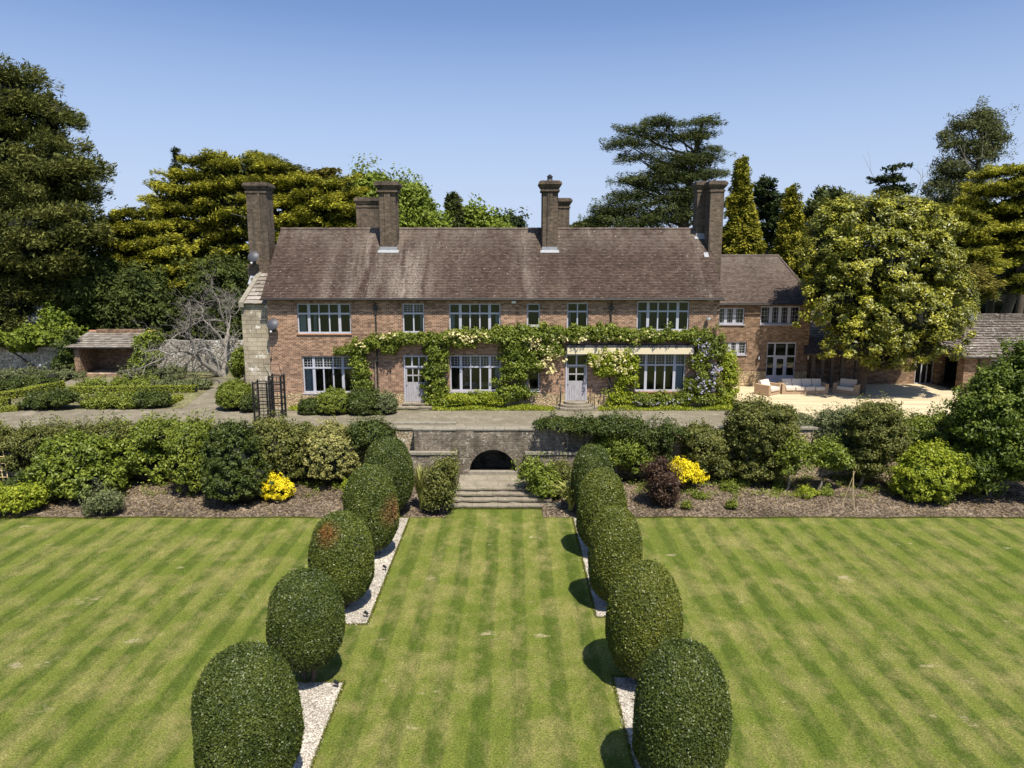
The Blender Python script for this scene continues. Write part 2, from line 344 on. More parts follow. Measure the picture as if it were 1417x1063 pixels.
def clumps(bl, n, leaf, rng, clump=0.35, per=60, asp=0.5, jitter=0.25, up=0.5, shell=(0.72, 1.0), zmin=None, rnd=0.8, sprig=1.3):
    """broad-leaved crown: leaf clusters over the shells of ellipsoids"""
    B = np.array([b[:6] for b in bl], float); m = max(8, n//per); bi = pick_blob(bl, m, rng)
    d = unit(rng.standard_normal((m, 3))); d[:, 2] = np.where(d[:, 2] < -0.5, -d[:, 2], d[:, 2])
    rad = rng.uniform(shell[0], shell[1], m) * (1 + jitter*rng.standard_normal(m)*0.35)
    cc = B[bi, :3] + d*B[bi, 3:6]*rad[:, None]; out = unit(d/B[bi, 3:6])
    csz = clump*rng.uniform(0.6, 1.4, m); ck = rng.random(m)
    li = rng.integers(0, m, n)
    off = rng.standard_normal((n, 3)); off = unit(off)*(rng.random((n, 1))**0.5); 
    sg = np.sum(off*out[li], 1, keepdims=True); off = np.where(sg < -0.3, off - 2*sg*out[li], off)
    c = cc[li] + off*csz[li][:, None]*np.array([1, 1, 0.75])
    sh = rng.random(m) < 0.16; c = c + (sh[li]*rng.uniform(0, 1.0, n)*sprig*csz[li])[:, None]*(out[li]*.7+np.array([0, 0, .7]))
    nr = 0.5*out[li] + 0.6*off + rnd*rng.standard_normal((n, 3)) + np.array([0, 0, up])
    s = leaf*rng.uniform(0.6, 1.35, n)
    V = leafquads(c, nr, rng.standard_normal((n, 3)), s, s*asp)
    k = np.clip(0.5*rng.random(n) + 0.38*ck[li] + 0.06, 0, 1)
    if zmin is not None:
        keep = c[:, 2] > zmin; V = V[keep]; k = k[keep]
    return V, k
def pads(bl, axis, n, leaf, rng, L_=1.6, W_=0.7, T_=0.12, per=160, droop=0.15, rise=0.1, asp=0.28, shell=(0.5, 1.0), tip=0.5, tier=0.0):
    """conifer crown: flattened sprays that point away from the trunk"""
    B = np.array([b[:6] for b in bl], float); m = max(6, n//per); bi = pick_blob(bl, m, rng)
    d = unit(rng.standard_normal((m, 3))); rad = rng.uniform(shell[0], shell[1], m)
    cc = B[bi, :3] + d*B[bi, 3:6]*rad[:, None]
    if tier:      # branches stand in tiers with gaps between them
        r_ = np.hypot(cc[:, 0]-axis[0], cc[:, 1]-axis[1]); ph_ = 0.5*np.sin(cc[:, 0]*0.55+axis[0]) + 0.4*np.sin(cc[:, 0]*0.23+cc[:, 2]*0.3+axis[1])
        lv = cc[:, 2]/tier - 0.18*r_/tier + ph_; cc[:, 2] += (np.round(lv)-lv)*tier*0.55
    ax = cc - np.array([axis[0], axis[1], 0]); ax[:, 2] = 0
    ax = unit(unit(ax) + 0.35*rng.standard_normal((m, 3))*[1, 1, 0]); ax[:, 2] = rise + 0.12*rng.standard_normal(m); ax = unit(ax)
    sd_ = unit(np.cross(ax, np.array([0, 0, 1.0]))); upv = np.cross(sd_, ax)
    sz = rng.uniform(0.55, 1.25, m); ck = rng.random(m); li = rng.integers(0, m, n)
    s = rng.random(n)**0.8; lat = rng.uniform(-1, 1, n); wid = np.sin(np.clip(s*1.05, 0, 1)*np.pi*0.85+0.25)
    c = cc[li] + ax[li]*((s-0.6)*L_*sz[li])[:, None] + sd_[li]*(lat*wid*W_*sz[li])[:, None] \
        + upv[li]*(T_*rng.standard_normal(n) - droop*(s**2)*L_*0.5 - 0.15*W_*lat**2)[:, None]
    nr = upv[li] + 0.55*rng.standard_normal((n, 3))
    la = ax[li] + sd_[li]*(lat*0.8)[:, None] + 0.3*rng.standard_normal((n, 3)) + np.array([0, 0, 0.15])
    q = leaf*rng.uniform(0.6, 1.4, n)
    V = leafquads(c, nr, la, q, q*asp)
    k = np.clip(0.30*rng.random(n) + 0.30*ck[li] + tip*(s-0.35) + 0.15, 0, 1)
    return V, k
def limbs(mb, base, top, bl, r0, rng, wob=0.3, sides=8):
    base = np.array(base, float); top = np.array(top, float); n = 7; pts = []
    for i in range(n+1):
        t = i/n; p = base*(1-t) + top*t
        if 0 < i: p = p + np.array([rng.normal()*wob*0.3, rng.normal()*wob*0.3, 0])
        pts.append(p)
    mb.tube(pts, [r0*(1 - 0.85*i/n) + 0.02 for i in range(n+1)], sides)
    for b in bl:
        c = np.array(b[:3]); t = np.clip((c[2]-base[2])/(top[2]-base[2]+1e-6) - 0.12, 0.12, 0.9)
        s = pts[int(t*n)]*(1-(t*n % 1)) + pts[min(n, int(t*n)+1)]*(t*n % 1)
        for q in range(2):
            e = c + rng.standard_normal(3)*np.array(b[3:6])*0.35
            mid = (s+e)/2 + np.array([0, 0, -0.06*np.linalg.norm(e-s)])
            rr = r0*0.3*(1-t*0.6); mb.tube([s, mid, e], [rr, rr*0.6, rr*0.2], 5)
def pxblobs(bl, Y, fy=0.8, ref=None):
    """(u, v, ru, rv[, dy]) in the photo's measure -> ellipsoids in metres around the plane y=Y"""
    out = []
    for b in bl:
        dy = b[4] if len(b) > 4 else 0.0
        c = P(b[0], b[1], Y+dy); s = mpp(Y+dy, c[2]); out.append((c[0], c[1], c[2], b[2]*s, max(b[2], b[3])*s*fy, b[3]*s))
    return out
def tree(name, label, cat, Y, u, bl, mat, n, leaf, style='clump', trunk=0.25, z0=2.8, group=None, seed=1, bark='bark', core=0.0, fy=0.8, lean=0, fill_=0.3, **kw):
    rng = np.random.default_rng(seed); B = pxblobs(bl, Y, fy)
    bx = P(u, 400, Y)[0]; base = (bx, Y, z0); topb = max(B, key=lambda b: b[2]+b[5])
    root = empty(name, base, label, cat, group)
    mb = MB(); top = (topb[0], topb[1], topb[2]+topb[5]*0.6)
    limbs(mb, (bx, Y, z0-0.1), top, B, trunk, rng); mb.build('trunk', M[bark], root, True)
    if style == 'clump': V, k = clumps(B, n, leaf, rng, **kw)
    else: V, k = pads(B, (bx, Y), n, leaf, rng, **kw)
    if core and fill_:   # inner leaves that close the crown
        m = int(n*fill_); bi = pick_blob(B, m, rng); A = np.array([b[:6] for b in B]); d = unit(rng.standard_normal((m, 3)))*(rng.uniform(.45, .92, m)[:, None])
        c = A[bi, :3]+d*A[bi, 3:6]; q = leaf*1.35*rng.uniform(.7, 1.3, m)
        V = np.concatenate([V, leafquads(c, rng.standard_normal((m, 3)), rng.standard_normal((m, 3)), q, q*.5)]); k = np.concatenate([k, rng.random(m)*.6])
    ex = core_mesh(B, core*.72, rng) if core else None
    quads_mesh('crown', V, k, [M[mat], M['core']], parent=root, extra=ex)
    return root
def shrub(name, label, cat, Y, bl, mat, n, leaf, z0=0.1, group=None, seed=1, core=0.72, fy=0.9, stems=5, bark='bark', zmin=None, **kw):
    rng = np.random.default_rng(seed); B = pxblobs(bl, Y, fy)
    cx = sum(b[0] for b in B)/len(B); root = empty(name, (cx, Y, z0), label, cat, group)
    mb = MB()
    for i in range(stems):
        b = B[i % len(B)]; e = np.array(b[:3]) + rng.standard_normal(3)*np.array(b[3:6])*0.4
        s = np.array([cx*0.4+b[0]*0.6 + rng.normal()*0.12, Y + rng.normal()*0.12, z0-0.05])
        mb.tube([s, (s+e)/2 + rng.normal(size=3)*0.05, e], [0.045, 0.03, 0.012], 5)
    mb.build('stem', M[bark], root, True)
    V, k = clumps(B, n, leaf, rng, zmin=z0 if zmin is None else zmin, **kw)
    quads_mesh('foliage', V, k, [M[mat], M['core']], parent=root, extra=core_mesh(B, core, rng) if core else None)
    return root
# ================================================================ SETTING
TZ = 2.8        # terrace level above the lawn
AX = -0.93      # axis of the middle lawn
def lawnmat():
    m, nt, out = newmat('mown_lawn'); p = pos(nt); s = sep(nt, p)
    wob = math_(nt, 'MULTIPLY', math_(nt, 'SUBTRACT', noise(nt, p, 0.35, 3), 0.5), 0.22)
    wob2 = math_(nt, 'MULTIPLY', math_(nt, 'SUBTRACT', noise(nt, p, 3.0, 3), 0.5), 0.08)
    x = math_(nt, 'ADD', s[0], math_(nt, 'ADD', wob, wob2))
    fr = math_(nt, 'FRACT', math_(nt, 'DIVIDE', x, 1.0))
    st = ramp(nt, fr, [(0.0, 0.30), (0.05, 0.0), (0.42, 0.22), (0.50, 1.0), (0.93, 0.78), (1.0, 0.30)])
    stren = ramp(nt, noise(nt, p, 0.28, 3), [(0.30, 0.55), (0.58, 1.1)])
    st = math_(nt, 'ADD', math_(nt, 'MULTIPLY', math_(nt, 'SUBTRACT', st, 0.5), stren), 0.5)
    fine = noise(nt, p, 19, 6, 0.8); med = noise(nt, p, 0.55, 7, 0.68, 0.4); med2 = noise(nt, vscale(nt, p, (1, .55, 1)), 2.3, 6, 0.7)
    dark = (0.062, 0.090, 0.011); light = (0.143, 0.167, 0.027); dry = (0.31, 0.255, 0.10); lush = (0.092, 0.135, 0.011)
    col = mix(nt, st, dark, light)
    col = mix(nt, ramp(nt, noise(nt, p, 0.22, 4, .6), [(0.42, 0.0), (0.62, 0.30)]), col, lush)
    d = math_(nt, 'ADD', math_(nt, 'MULTIPLY', med, 0.55), math_(nt, 'MULTIPLY', med2, 0.45))
    col = mix(nt, ramp(nt, d, [(0.46, 0.0), (0.62, 0.55)]), col, dry)
    col = mix(nt, ramp(nt, noise(nt, vscale(nt, p, (0.6, 1, 1)), 0.8, 6, 0.65), [(0.64, 0.0), (0.71, 0.75)]), col, (0.44, 0.36, 0.22))
    col = mix(nt, 1.0, col, ramp(nt, fine, [(0.35, 0.38), (0.65, 1.62)]), 'MULTIPLY')
    col = mix(nt, 1.0, col, ramp(nt, noise(nt, vscale(nt, p, (1, .6, 1)), 45, 3, 0.8), [(0.25, 0.5), (0.75, 1.5)]), 'MULTIPLY')
    col = mix(nt, 1.0, col, ramp(nt, noise(nt, vscale(nt, p, (1, .5, 1)), 5.5, 6, 0.75, 0.6), [(0.3, 0.80), (0.7, 1.2)]), 'MULTIPLY')
    h = math_(nt, 'ADD', fine, noise(nt, p, 60, 2, 0.8))
    pbr(nt, out, col, 0.85, bump(nt, h, 0.8, 0.04), 0.15); return m
M['lawn'] = lawnmat()
def soilmat(name, c1, c2, c3, sc=26):
    m, nt, out = newmat(name); p = pos(nt)
    vo = N(nt, 'ShaderNodeTexVoronoi'); vo.inputs['Scale'].default_value = sc; L(nt, vscale(nt, p, (1, .8, 1)), vo.inputs['Vector'])
    r = sep(nt, vo.outputs['Color'])[0]
    f = math_(nt, 'ADD', math_(nt, 'MULTIPLY', r, 0.5), math_(nt, 'MULTIPLY', noise(nt, p, 1.6, 7, 0.7), 0.5))
    col = ramp(nt, f, [(0.25, c1), (0.5, c2), (0.8, c3)])
    col = mix(nt, 1.0, col, ramp(nt, noise(nt, p, 0.45, 5, .65), [(0.32, 0.60), (0.68, 1.45)]), 'MULTIPLY')
    pbr(nt, out, col, 0.95, bump(nt, math_(nt, 'ADD', r, noise(nt, p, 9, 5)), 0.9, 0.04), 0.15); return m
M['mulch'] = soilmat('bark_mulch', (0.034, 0.024, 0.016), (0.094, 0.070, 0.048), (0.25, 0.195, 0.14), 17)
M['soil'] = soilmat('garden_soil', (0.10, 0.08, 0.05), (0.17, 0.15, 0.08), (0.20, 0.22, 0.08), 12)
M['gravel'] = soilmat('pale_gravel', (0.20, 0.17, 0.13), (0.38, 0.34, 0.28), (0.58, 0.53, 0.46), 30)
def pebmat():
    m, nt, out = newmat('pale_pebbles'); a = N(nt, 'ShaderNodeAttribute', attribute_name='k').outputs['Fac']
    pbr(nt, out, ramp(nt, a, [(0, (.24, .19, .14)), (.5, (.38, .34, .28)), (1, (.62, .57, .50))]), .85, None, .2); return m
M['pebble'] = pebmat()
def pavemat(name, c1, c2, c3, w_=0.9, h_=0.6, rot=0.0):
    m, nt, out = newmat(name); p = pos(nt)
    q = N(nt, 'ShaderNodeVectorMath', operation='ADD'); L(nt, p, q.inputs[0])
    nn = N(nt, 'ShaderNodeTexNoise'); nn.inputs['Scale'].default_value = 1.2; L(nt, p, nn.inputs['Vector']); L(nt, vscale(nt, nn.outputs['Color'], (.22, .22, 0)), q.inputs[1])
    b = N(nt, 'ShaderNodeTexBrick'); L(nt, q.outputs[0], b.inputs['Vector']); b.inputs['Scale'].default_value = 1
    b.inputs['Brick Width'].default_value = w_; b.inputs['Row Height'].default_value = h_; b.inputs['Mortar Size'].default_value = 0.02; b.squash = 0.7; b.squash_frequency = 3
    b.inputs['Color1'].default_value = (*c1, 1); b.inputs['Color2'].default_value = (*c2, 1); b.inputs['Mortar'].default_value = (0.15, 0.15, 0.08, 1)
    col = mix(nt, ramp(nt, noise(nt, p, 1.3, 6, .7), [(0.35, 0), (0.7, 1)]), b.outputs['Color'], c3)
    col = mix(nt, ramp(nt, noise(nt, p, 4.0, 6, .75), [(0.60, 0), (0.68, 0.7)]), col, (0.44, 0.41, 0.34))
    col = mix(nt, ramp(nt, noise(nt, p, 0.7, 5, .7), [(0.56, 0), (0.70, 0.5)]), col, (0.13, 0.13, 0.07))
    col = mix(nt, 1.0, col, ramp(nt, noise(nt, p, 18, 4, .75), [(0.25, 0.7), (0.75, 1.3)]), 'MULTIPLY')
    pbr(nt, out, col, 0.92, bump(nt, math_(nt, 'ADD', math_(nt, 'MULTIPLY', b.outputs['Fac'], -1.5), noise(nt, p, 12, 4)), 0.5, 0.03), 0.2); return m
M['paving'] = pavemat('york_paving', (0.185, 0.155, 0.115), (0.245, 0.21, 0.16), (0.13, 0.112, 0.078))
M['step'] = pavemat('step_stone', (0.23, 0.195, 0.15), (0.29, 0.25, 0.19), (0.17, 0.145, 0.105), 1.1, 0.8)
def deckmat():
    m, nt, out = newmat('pale_decking'); p = pos(nt); s = sep(nt, p)
    row = math_(nt, 'FLOOR', math_(nt, 'DIVIDE', s[1], 0.145)); fr = math_(nt, 'FRACT', math_(nt, 'DIVIDE', s[1], 0.145))
    wn_ = N(nt, 'ShaderNodeTexWhiteNoise'); wn_.noise_dimensions = '2D'
    L(nt, comb(nt, row, math_(nt, 'FLOOR', math_(nt, 'DIVIDE', math_(nt, 'ADD', s[0], math_(nt, 'MULTIPLY', row, 1.7)), 3.6))), wn_.inputs['Vector'])
    col = ramp(nt, wn_.outputs['Value'], [(0, (0.42, 0.335, 0.20)), (0.5, (0.50, 0.41, 0.26)), (1, (0.56, 0.47, 0.32))])
    col = mix(nt, 1.0, col, ramp(nt, fr, [(0, 0.45), (0.05, 1.0), (0.95, 1.0), (1, 0.45)]), 'MULTIPLY')
    col = mix(nt, 1.0, col, ramp(nt, noise(nt, vscale(nt, p, (0.5, 3, 1)), 2, 5), [(0.3, 0.88), (0.7, 1.1)]), 'MULTIPLY')
    pbr(nt, out, col, 0.75, None, 0.25); return m
M['deck'] = deckmat()
M['meadow'] = simple('rough_grass', (0.085, 0.115, 0.03), 0.95, 0.25, 0.6)
def sheet(name, pts, mat, z=None, kind='structure', th=0.0):
    mb = MB(); mb.poly([(p[0], p[1], z if z is not None else p[2]) for p in pts], 0)
    return tag(mb.build(name, M[mat]), kind=kind)
# one ground sheet: lawn level in front, terrace level behind the retaining wall
g = MB(); X0, X1 = -2500, 2500
g.quad((X0, -300, -0.03), (X1, -300, -0.03), (X1, 36.2, -0.03), (X0, 36.2, -0.03))
g.quad((X0, 36.2, -0.03), (X1, 36.2, -0.03), (X1, 36.2, TZ-0.02), (X0, 36.2, TZ-0.02))
g.quad((X0, 36.2, TZ-0.02), (X1, 36.2, TZ-0.02), (X1, 4000, TZ-0.02), (X0, 4000, TZ-0.02))
tag(g.build('ground', M['meadow']), kind='structure')
sheet('lawn', [(-60, -4), (60, -4), (60, 29.35), (2.75, 29.35), (2.6, 29.9), (1.2, 30.36), (AX, 30.42), (-3.0, 30.36), (-4.4, 29.9), (-4.6, 29.35), (-60, 29.35)], 'lawn', 0.0)
def gravel(x0, x1, y0, y1):
    mb = MB(); mb.quad((x0, y0, 0.004), (x1, y0, 0.004), (x1, y1, 0.004), (x0, y1, 0.004)); return mb
mb = MB(); rg = np.random.default_rng(31); PEB = []
for x0, x1, y0, y1 in ((-6.35, -4.42, 20.15, 29.3), (-6.35, -4.42, 6, 17.15), (2.62, 4.3, 20.6, 29.3), (2.68, 4.3, 6, 17.4)):
    n_ = int((y1-y0)/.12); ys = np.linspace(y0, y1, n_+1); ra = rg.normal(0, .022, n_+1); rb = rg.normal(0, .022, n_+1)
    for i in range(n_): mb.quad((x0+ra[i], ys[i], .006), (x1+rb[i], ys[i], .006), (x1+rb[i+1], ys[i+1], .006), (x0+ra[i+1], ys[i+1], .006))
    q = int((y1-y0)*700); PEB.append(np.stack([rg.uniform(x0-.03, x1+.03, q), rg.uniform(y0-.03, y1+.03, q), rg.uniform(.01, .03, q)], -1))
    q = int((y1-y0)*14); PEB.append(np.stack([np.where(rg.random(q) < .5, x1+rg.exponential(.05, q), x0-rg.exponential(.05, q)), rg.uniform(y0, y1, q), rg.uniform(.01, .02, q)], -1))
tag(mb.build('gravel_path', M['gravel']), kind='structure')
c = np.concatenate(PEB); q = len(c); sz = rg.uniform(.010, .024, q)
tag(quads_mesh('loose_gravel', leafquads(c, rg.normal(size=(q, 3))*.45+[0, 0, 1], rg.normal(size=(q, 3)), sz, sz*.8), rg.random(q), [M['pebble']]), 'loose pale stones lying on the gravel strips and spilled on the lawn edge', 'gravel', None, 'stuff')
# planting beds either side of the steps: an uneven bank of mulch
def bed(x0, x1, seed):
    rng = np.random.default_rng(seed); nx = int((x1-x0)/0.16); ny = 34
    xs = np.linspace(x0, x1, nx); t = np.linspace(0, 1, ny)
    X, T = np.meshgrid(xs, t); edge = 29.30 + 0.05*np.sin(X*1.1) + 0.04*np.sin(X*3.3+1) + 0.035*rng.standard_normal(nx)[None, :]; Yy = edge + (34.3-edge)*T
    Z = 0.012 + 0.30*T**0.8 + 0.035*rng.standard_normal(X.shape)*np.clip(T*8, 0.1, 1) + 0.05*np.sin(X*0.9)*T + 0.03*np.sin(X*2.7+Yy*3)*np.clip(T*5, 0, 1)
    Z = np.maximum(Z, 0.008)
    V = np.stack([X, Yy, Z], -1)
    Q = np.stack([V[:-1, :-1], V[:-1, 1:], V[1:, 1:], V[1:, :-1]], 2).reshape(-1, 4, 3)
    o = quads_mesh('planting_bed', Q, np.zeros(len(Q)), M['mulch']); tag(o, kind='structure')
bed(-60, -2.9, 3); bed(1.35, 60, 4)
# terrace paving and the garden ground behind it
sheet('terrace', [(-60, 34.55), (45, 34.55), (45, 36.9), (13.2, 36.9), (13.2, 39.4), (-14, 39.4), (-14.5, 46), (-19.5, 51.0), (-60, 51.0)], 'paving', TZ+0.004)
def pw(u, v): q = G(u, v, TZ); return (q[0], q[1])
sheet('rose_bed', [pw(-60, 568), pw(252, 566), pw(300, 531), pw(100, 531), pw(40, 546), pw(-60, 549)], 'soil', TZ+0.012)
sheet('back_bed', [pw(-60, 527), pw(335, 524), pw(335, 516), pw(-60, 516)], 'soil', TZ+0.012)
sheet('house_bed', [(-12.6, 38.35), (13.0, 38.35), (13.0, 39.3), (-12.6, 39.3)], 'soil', TZ+0.016)

# ---- steps and arched wall of the garden front
root = empty('garden_steps', (AX, 31.5, 0), 'four wide worn stone steps rising from the lawn to the arched wall', 'steps')
def rough_slab(x0, x1, y0, y1, z0, z1, seed, lip=0.03):
    rng = np.random.default_rng(seed); mb = MB(); n = int((x1-x0)/0.22)
    xs = np.linspace(x0, x1, n+1); fy = y0 + 0.03*rng.standard_normal(n+1); fz = z1 + 0.008*rng.standard_normal(n+1)
    for i in range(n):
        a, b = xs[i], xs[i+1]
        mb.quad((a, fy[i], fz[i]), (b, fy[i+1], fz[i+1]), (b, y1, z1), (a, y1, z1))
        mb.quad((a, fy[i], z1-0.07), (b, fy[i+1], z1-0.07), (b, fy[i+1], fz[i+1]), (a, fy[i], fz[i]))
        mb.quad((a, fy[i]+.05, z1-0.07), (b, fy[i+1]+.05, z1-0.07), (b, fy[i+1], z1-.07), (a, fy[i], z1-.07))
        mb.quad((a, y0+.06, z0), (b, y0+.06, z0), (b, y0+.06, z1-0.06), (a, y0+.06, z1-0.06))
    mb.quad((x0, y0, z0), (x0, y1, z0), (x0, y1, z1), (x0, y0, z1)); mb.quad((x1, y0, z0), (x1, y1, z0), (x1, y1, z1), (x1, y0, z1))
    return mb
for i in range(4):
    y0 = 30.42 + 0.36*i; hw = (2.9, 2.55, 2.15, 1.62)[i]; dx = (0.25, 0.2, 0.1, 0.0)[i]
    rough_slab(AX-hw+dx*.3, AX+hw+dx, y0, 33.65 if i == 3 else y0+0.6, 0.15*i, 0.15*(i+1), 40+i).build('step', M['step'], root)
def arc_wall(x0, x1, z0, z1, cx, r, zs, y0, y1, n=20):
    """wall face with a round-headed opening, centre cx, springing zs; reveals to y1"""
    mb = MB()
    a = [math.pi*i/n for i in range(n+1)]; ap = [(cx - r*math.cos(t), zs + r*math.sin(t)) for t in a]
    mb.box(x0, cx-r, y0, y1, z0, z1); mb.box(cx+r, x1, y0, y1, z0, z1)
    for i in range(n):
        (xa, za), (xb, zb) = ap[i], ap[i+1]
        mb.quad((xa, y0, za), (xb, y0, zb), (xb, y0, z1), (xa, y0, z1)); mb.quad((xa, y0, za), (xb, y0, zb), (xb, y1, zb), (xa, y1, za))
    mb.quad((cx-r, y0, z1), (cx+r, y0, z1), (cx+r, y1, z1), (cx-r, y1, z1))
    return mb
root = empty('arched_wall', (AX, 33.8, 0.6), 'weathered brick and stone wall with a dark round arch above the steps', 'wall')
wx0, wx1 = P(573, 600, 33.7)[0], P(787, 600, 33.7)[0]; cxa = P(682, 655, 33.7)[0]
arc_wall(wx0, wx1, 0.1, 2.83, cxa, 1.16, 0.68, 33.7, 34.25).build('wall', M['brick_wall'], root)
mb = MB(); mb.box(cxa-1.3, cxa+1.3, 36.0, 36.1, 0.1, 2.2)
mb.box(cxa-1.6, cxa-1.165, 34.255, 36.1, 0.1, 2.2); mb.box(cxa+1.165, cxa+1.6, 34.255, 36.1, 0.1, 2.2); mb.box(cxa-1.6, cxa+1.6, 34.255, 36.1, 2.21, 2.4)
mb.box(cxa-1.16, cxa+1.16, 34.0, 35.98, 0.1, 0.3); mb.build('niche', M['brick_wall'], root)
mb = MB(); mb.box(cxa-1.2, cxa+1.2, 33.62, 33.95, 0.60, 0.75); mb.build('sill', M['cop'], root)
mb = MB()
for i in range(17):
    t0 = math.pi*(i+0.06)/17; t1 = math.pi*(i+0.94)/17; r0, r1 = 1.17, 1.36; y = 33.685
    p = [(cxa - r*math.cos(t), 0.7 + r*math.sin(t)) for r, t in ((r0, t0), (r0, t1), (r1, t1), (r1, t0))]
    n = len(mb.v); mb.quad(*[(a, y, b) for a, b in p]); mb.quad((p[3][0], y, p[3][1]), (p[2][0], y, p[2][1]), (p[2][0], 33.71, p[2][1]), (p[3][0], 33.71, p[3][1]))
mb.build('arch_ring', M['brick_wall'], root)
def coping(x0, x1, y0, y1, z0, z1, seed, mat='cop', parent=None, nm='coping', step=0.55):
    rng = random.Random(seed); mb = MB(); x = x0
    while x < x1-0.05:
        e = min(x1, x + step*rng.uniform(0.7, 1.4)); j = rng.uniform(-0.012, 0.012)
        mb.box(x+0.006, e-0.006, y0+rng.uniform(-.015, .015), y1, z0, z1+j, k=rng.random()); x = e
    return mb.build(nm, M[mat], parent)
coping(wx0-.06, wx1+.06, 33.66, 34.3, 2.832, 2.89, 1, parent=root)
for x0, x1 in ((P(560, 628, 33.5)[0], P(632, 628, 33.5)[0]), (P(727, 628, 33.5)[0], P(822, 628, 33.5)[0])):
    mb = MB(); mb.box(x0, x1, 33.42, 33.69, 0.1, 1.68); mb.build('wing_wall', M['brick_wall'], root)
    coping(x0-.03, x1+.03, 33.36, 33.69, 1.682, 1.80, 5, parent=root)
# ---- retaining wall of the terrace
root = empty('retaining_wall', (0, 34.3, 0), 'long low stone wall holding up the terrace behind the shrubs', 'wall')
mb = MB(); mb.box(-60, wx0-0.07, 34.25, 34.58, 0.0, TZ-.06); mb.box(wx1+0.07, 60, 34.25, 34.58, 0.0, TZ-.06); mb.build('wall', M['stone'], root)
coping(-60, wx0-0.07, 34.18, 34.62, TZ-.058, TZ+0.03, 7, parent=root, step=0.8); coping(wx1+0.07, 45, 34.18, 34.62, TZ-.058, TZ+0.03, 8, parent=root, step=0.8)
mb = MB(); mb.box(P(545, 588, 35)[0], P(631, 588, 35)[0], 35.0, 35.3, TZ+0.01, TZ+0.10); mb.build('edging', M['cop'], root)

# ================================================================ HOUSE
YF = 39.3
def fx(u): return P(u, 480, YF)[0]
def fz(v, u=700): return P(u, v, YF)[2]
def holed_wall(x0, x1, z0, z1, y, th, holes, mi=0):
    mb = MB(); xs = sorted({x0, x1, *[h[0] for h in holes], *[h[1] for h in holes]}); zs = sorted({z0, z1, *[h[2] for h in holes], *[h[3] for h in holes]})
    xs = [x for x in xs if x0 <= x <= x1]; zs = [z for z in zs if z0 <= z <= z1]
    solid = {}
    for i in range(len(xs)-1):
        for j in range(len(zs)-1):
            cx, cz = (xs[i]+xs[i+1])/2, (zs[j]+zs[j+1])/2
            solid[i, j] = not any(h[0] < cx < h[1] and h[2] < cz < h[3] for h in holes)
    for (i, j), s in solid.items():
        if not s: continue
        a, b, c, d = xs[i], xs[i+1], zs[j], zs[j+1]
        mb.quad((a, y, c), (b, y, c), (b, y, d), (a, y, d)); mb.quad((b, y+th, c), (a, y+th, c), (a, y+th, d), (b, y+th, d))
        if not solid.get((i-1, j)): mb.quad((a, y, c), (a, y, d), (a, y+th, d), (a, y+th, c))
        if not solid.get((i+1, j)): mb.quad((b, y, c), (b, y+th, c), (b, y+th, d), (b, y, d))
        if not solid.get((i, j-1)): mb.quad((a, y, c), (a, y+th, c), (b, y+th, c), (b, y, c))
        if not solid.get((i, j+1)): mb.quad((a, y, d), (b, y, d), (b, y+th, d), (a, y+th, d))
    return mb
def window(root, x0, x1, z0, z1, y, cols, transom=0.33, lead=(1, 0), mull=0.10, thick=(), sill='frame', curtain=None, label=None, bars=(2, 3)):
    """timber casement window set 0.08 m into the wall"""
    W = x1-x0; H = z1-z0; yf = y+0.085; mb = MB(); o = 0.075
    mb.box(x0+.003, x0+o, yf, yf+.09, z0+.003, z1-.003); mb.box(x1-o, x1-.003, yf, yf+.09, z0+.003, z1-.003)
    mb.box(x0+o, x1-o, yf, yf+.09, z1-o, z1-.003); mb.box(x0+o, x1-o, yf-.012, yf+.09, z0+.003, z0+o+.02)
    zt = z1 - H*transom
    iw = (W-2*o); cw = iw/cols
    xs = [x0+o+cw*i for i in range(cols+1)]
    for i in range(1, cols):
        t = mull*(0.75 if i in thick else 0.36)
        for za, zb in (((z0+o+.02, zt-.045), (zt+.045, z1-o)) if transom else ((z0+o+.02, z1-o),)): mb.box(xs[i]-t, xs[i]+t, yf+.004, yf+.082, za, zb)
    if transom: mb.box(x0+o, x1-o, yf-.018, yf+.09, zt-.045, zt+.045)
    fr = mb.build('window', M['frame'], root)
    if label: tag(fr, label)
    rows = ([(z0+o, zt-.04, lead[1]), (zt+.04, z1-o, lead[0])] if transom else [(z0+o, z1-o, lead[0])])
    gb = MB(); any_b = False; pn = MB()
    for za, zb, ld in rows:
        pn.quad((x0+o, yf+.05, za), (x1-o, yf+.05, za), (x1-o, yf+.05, zb), (x0+o, yf+.05, zb))
        for i in range(cols):
            a, b = xs[i]+.03, xs[i+1]-.03
            if not ld:
                continue
            any_b = True
            for q in range(1, bars[0]+1): xx = a+(b-a)*q/(bars[0]+1); gb.box(xx-.009, xx+.009, yf+.036, yf+.048, za, zb)
            for q in range(1, bars[1]+1): zz = za+(zb-za)*q/(bars[1]+1); gb.box(a, b, yf+.030, yf+.0355, zz-.009, zz+.009)
    pn.build('pane', M['glass'], fr)
    if any_b: gb.build('glazing_bars', M['frame'], fr)
    if sill:
        sb = MB(); sb.box(x0-.05, x1+.05, y-.07, y+.04, z0-.055, z0-.002); sb.build('sill', M['rust'] if sill == 'rust' else M['frame'], fr)
    if curtain:
        for (ca, cb, drop) in curtain:
            cm = MB(); xa, xb = x0+W*ca, x0+W*cb; n = 14
            for i in range(n):
                u0, u1 = xa+(xb-xa)*i/n, xa+(xb-xa)*(i+1)/n; d0, d1 = .04*math.sin(i*2.3), .04*math.sin((i+1)*2.3)
                cm.quad((u0, yf+.2+d0, z0+.05), (u1, yf+.2+d1, z0+.05), (u1, yf+.2+d1, z0+H*drop), (u0, yf+.2+d0, z0+H*drop))
            cm.build('curtain', M['curtain'], fr)
    return fr
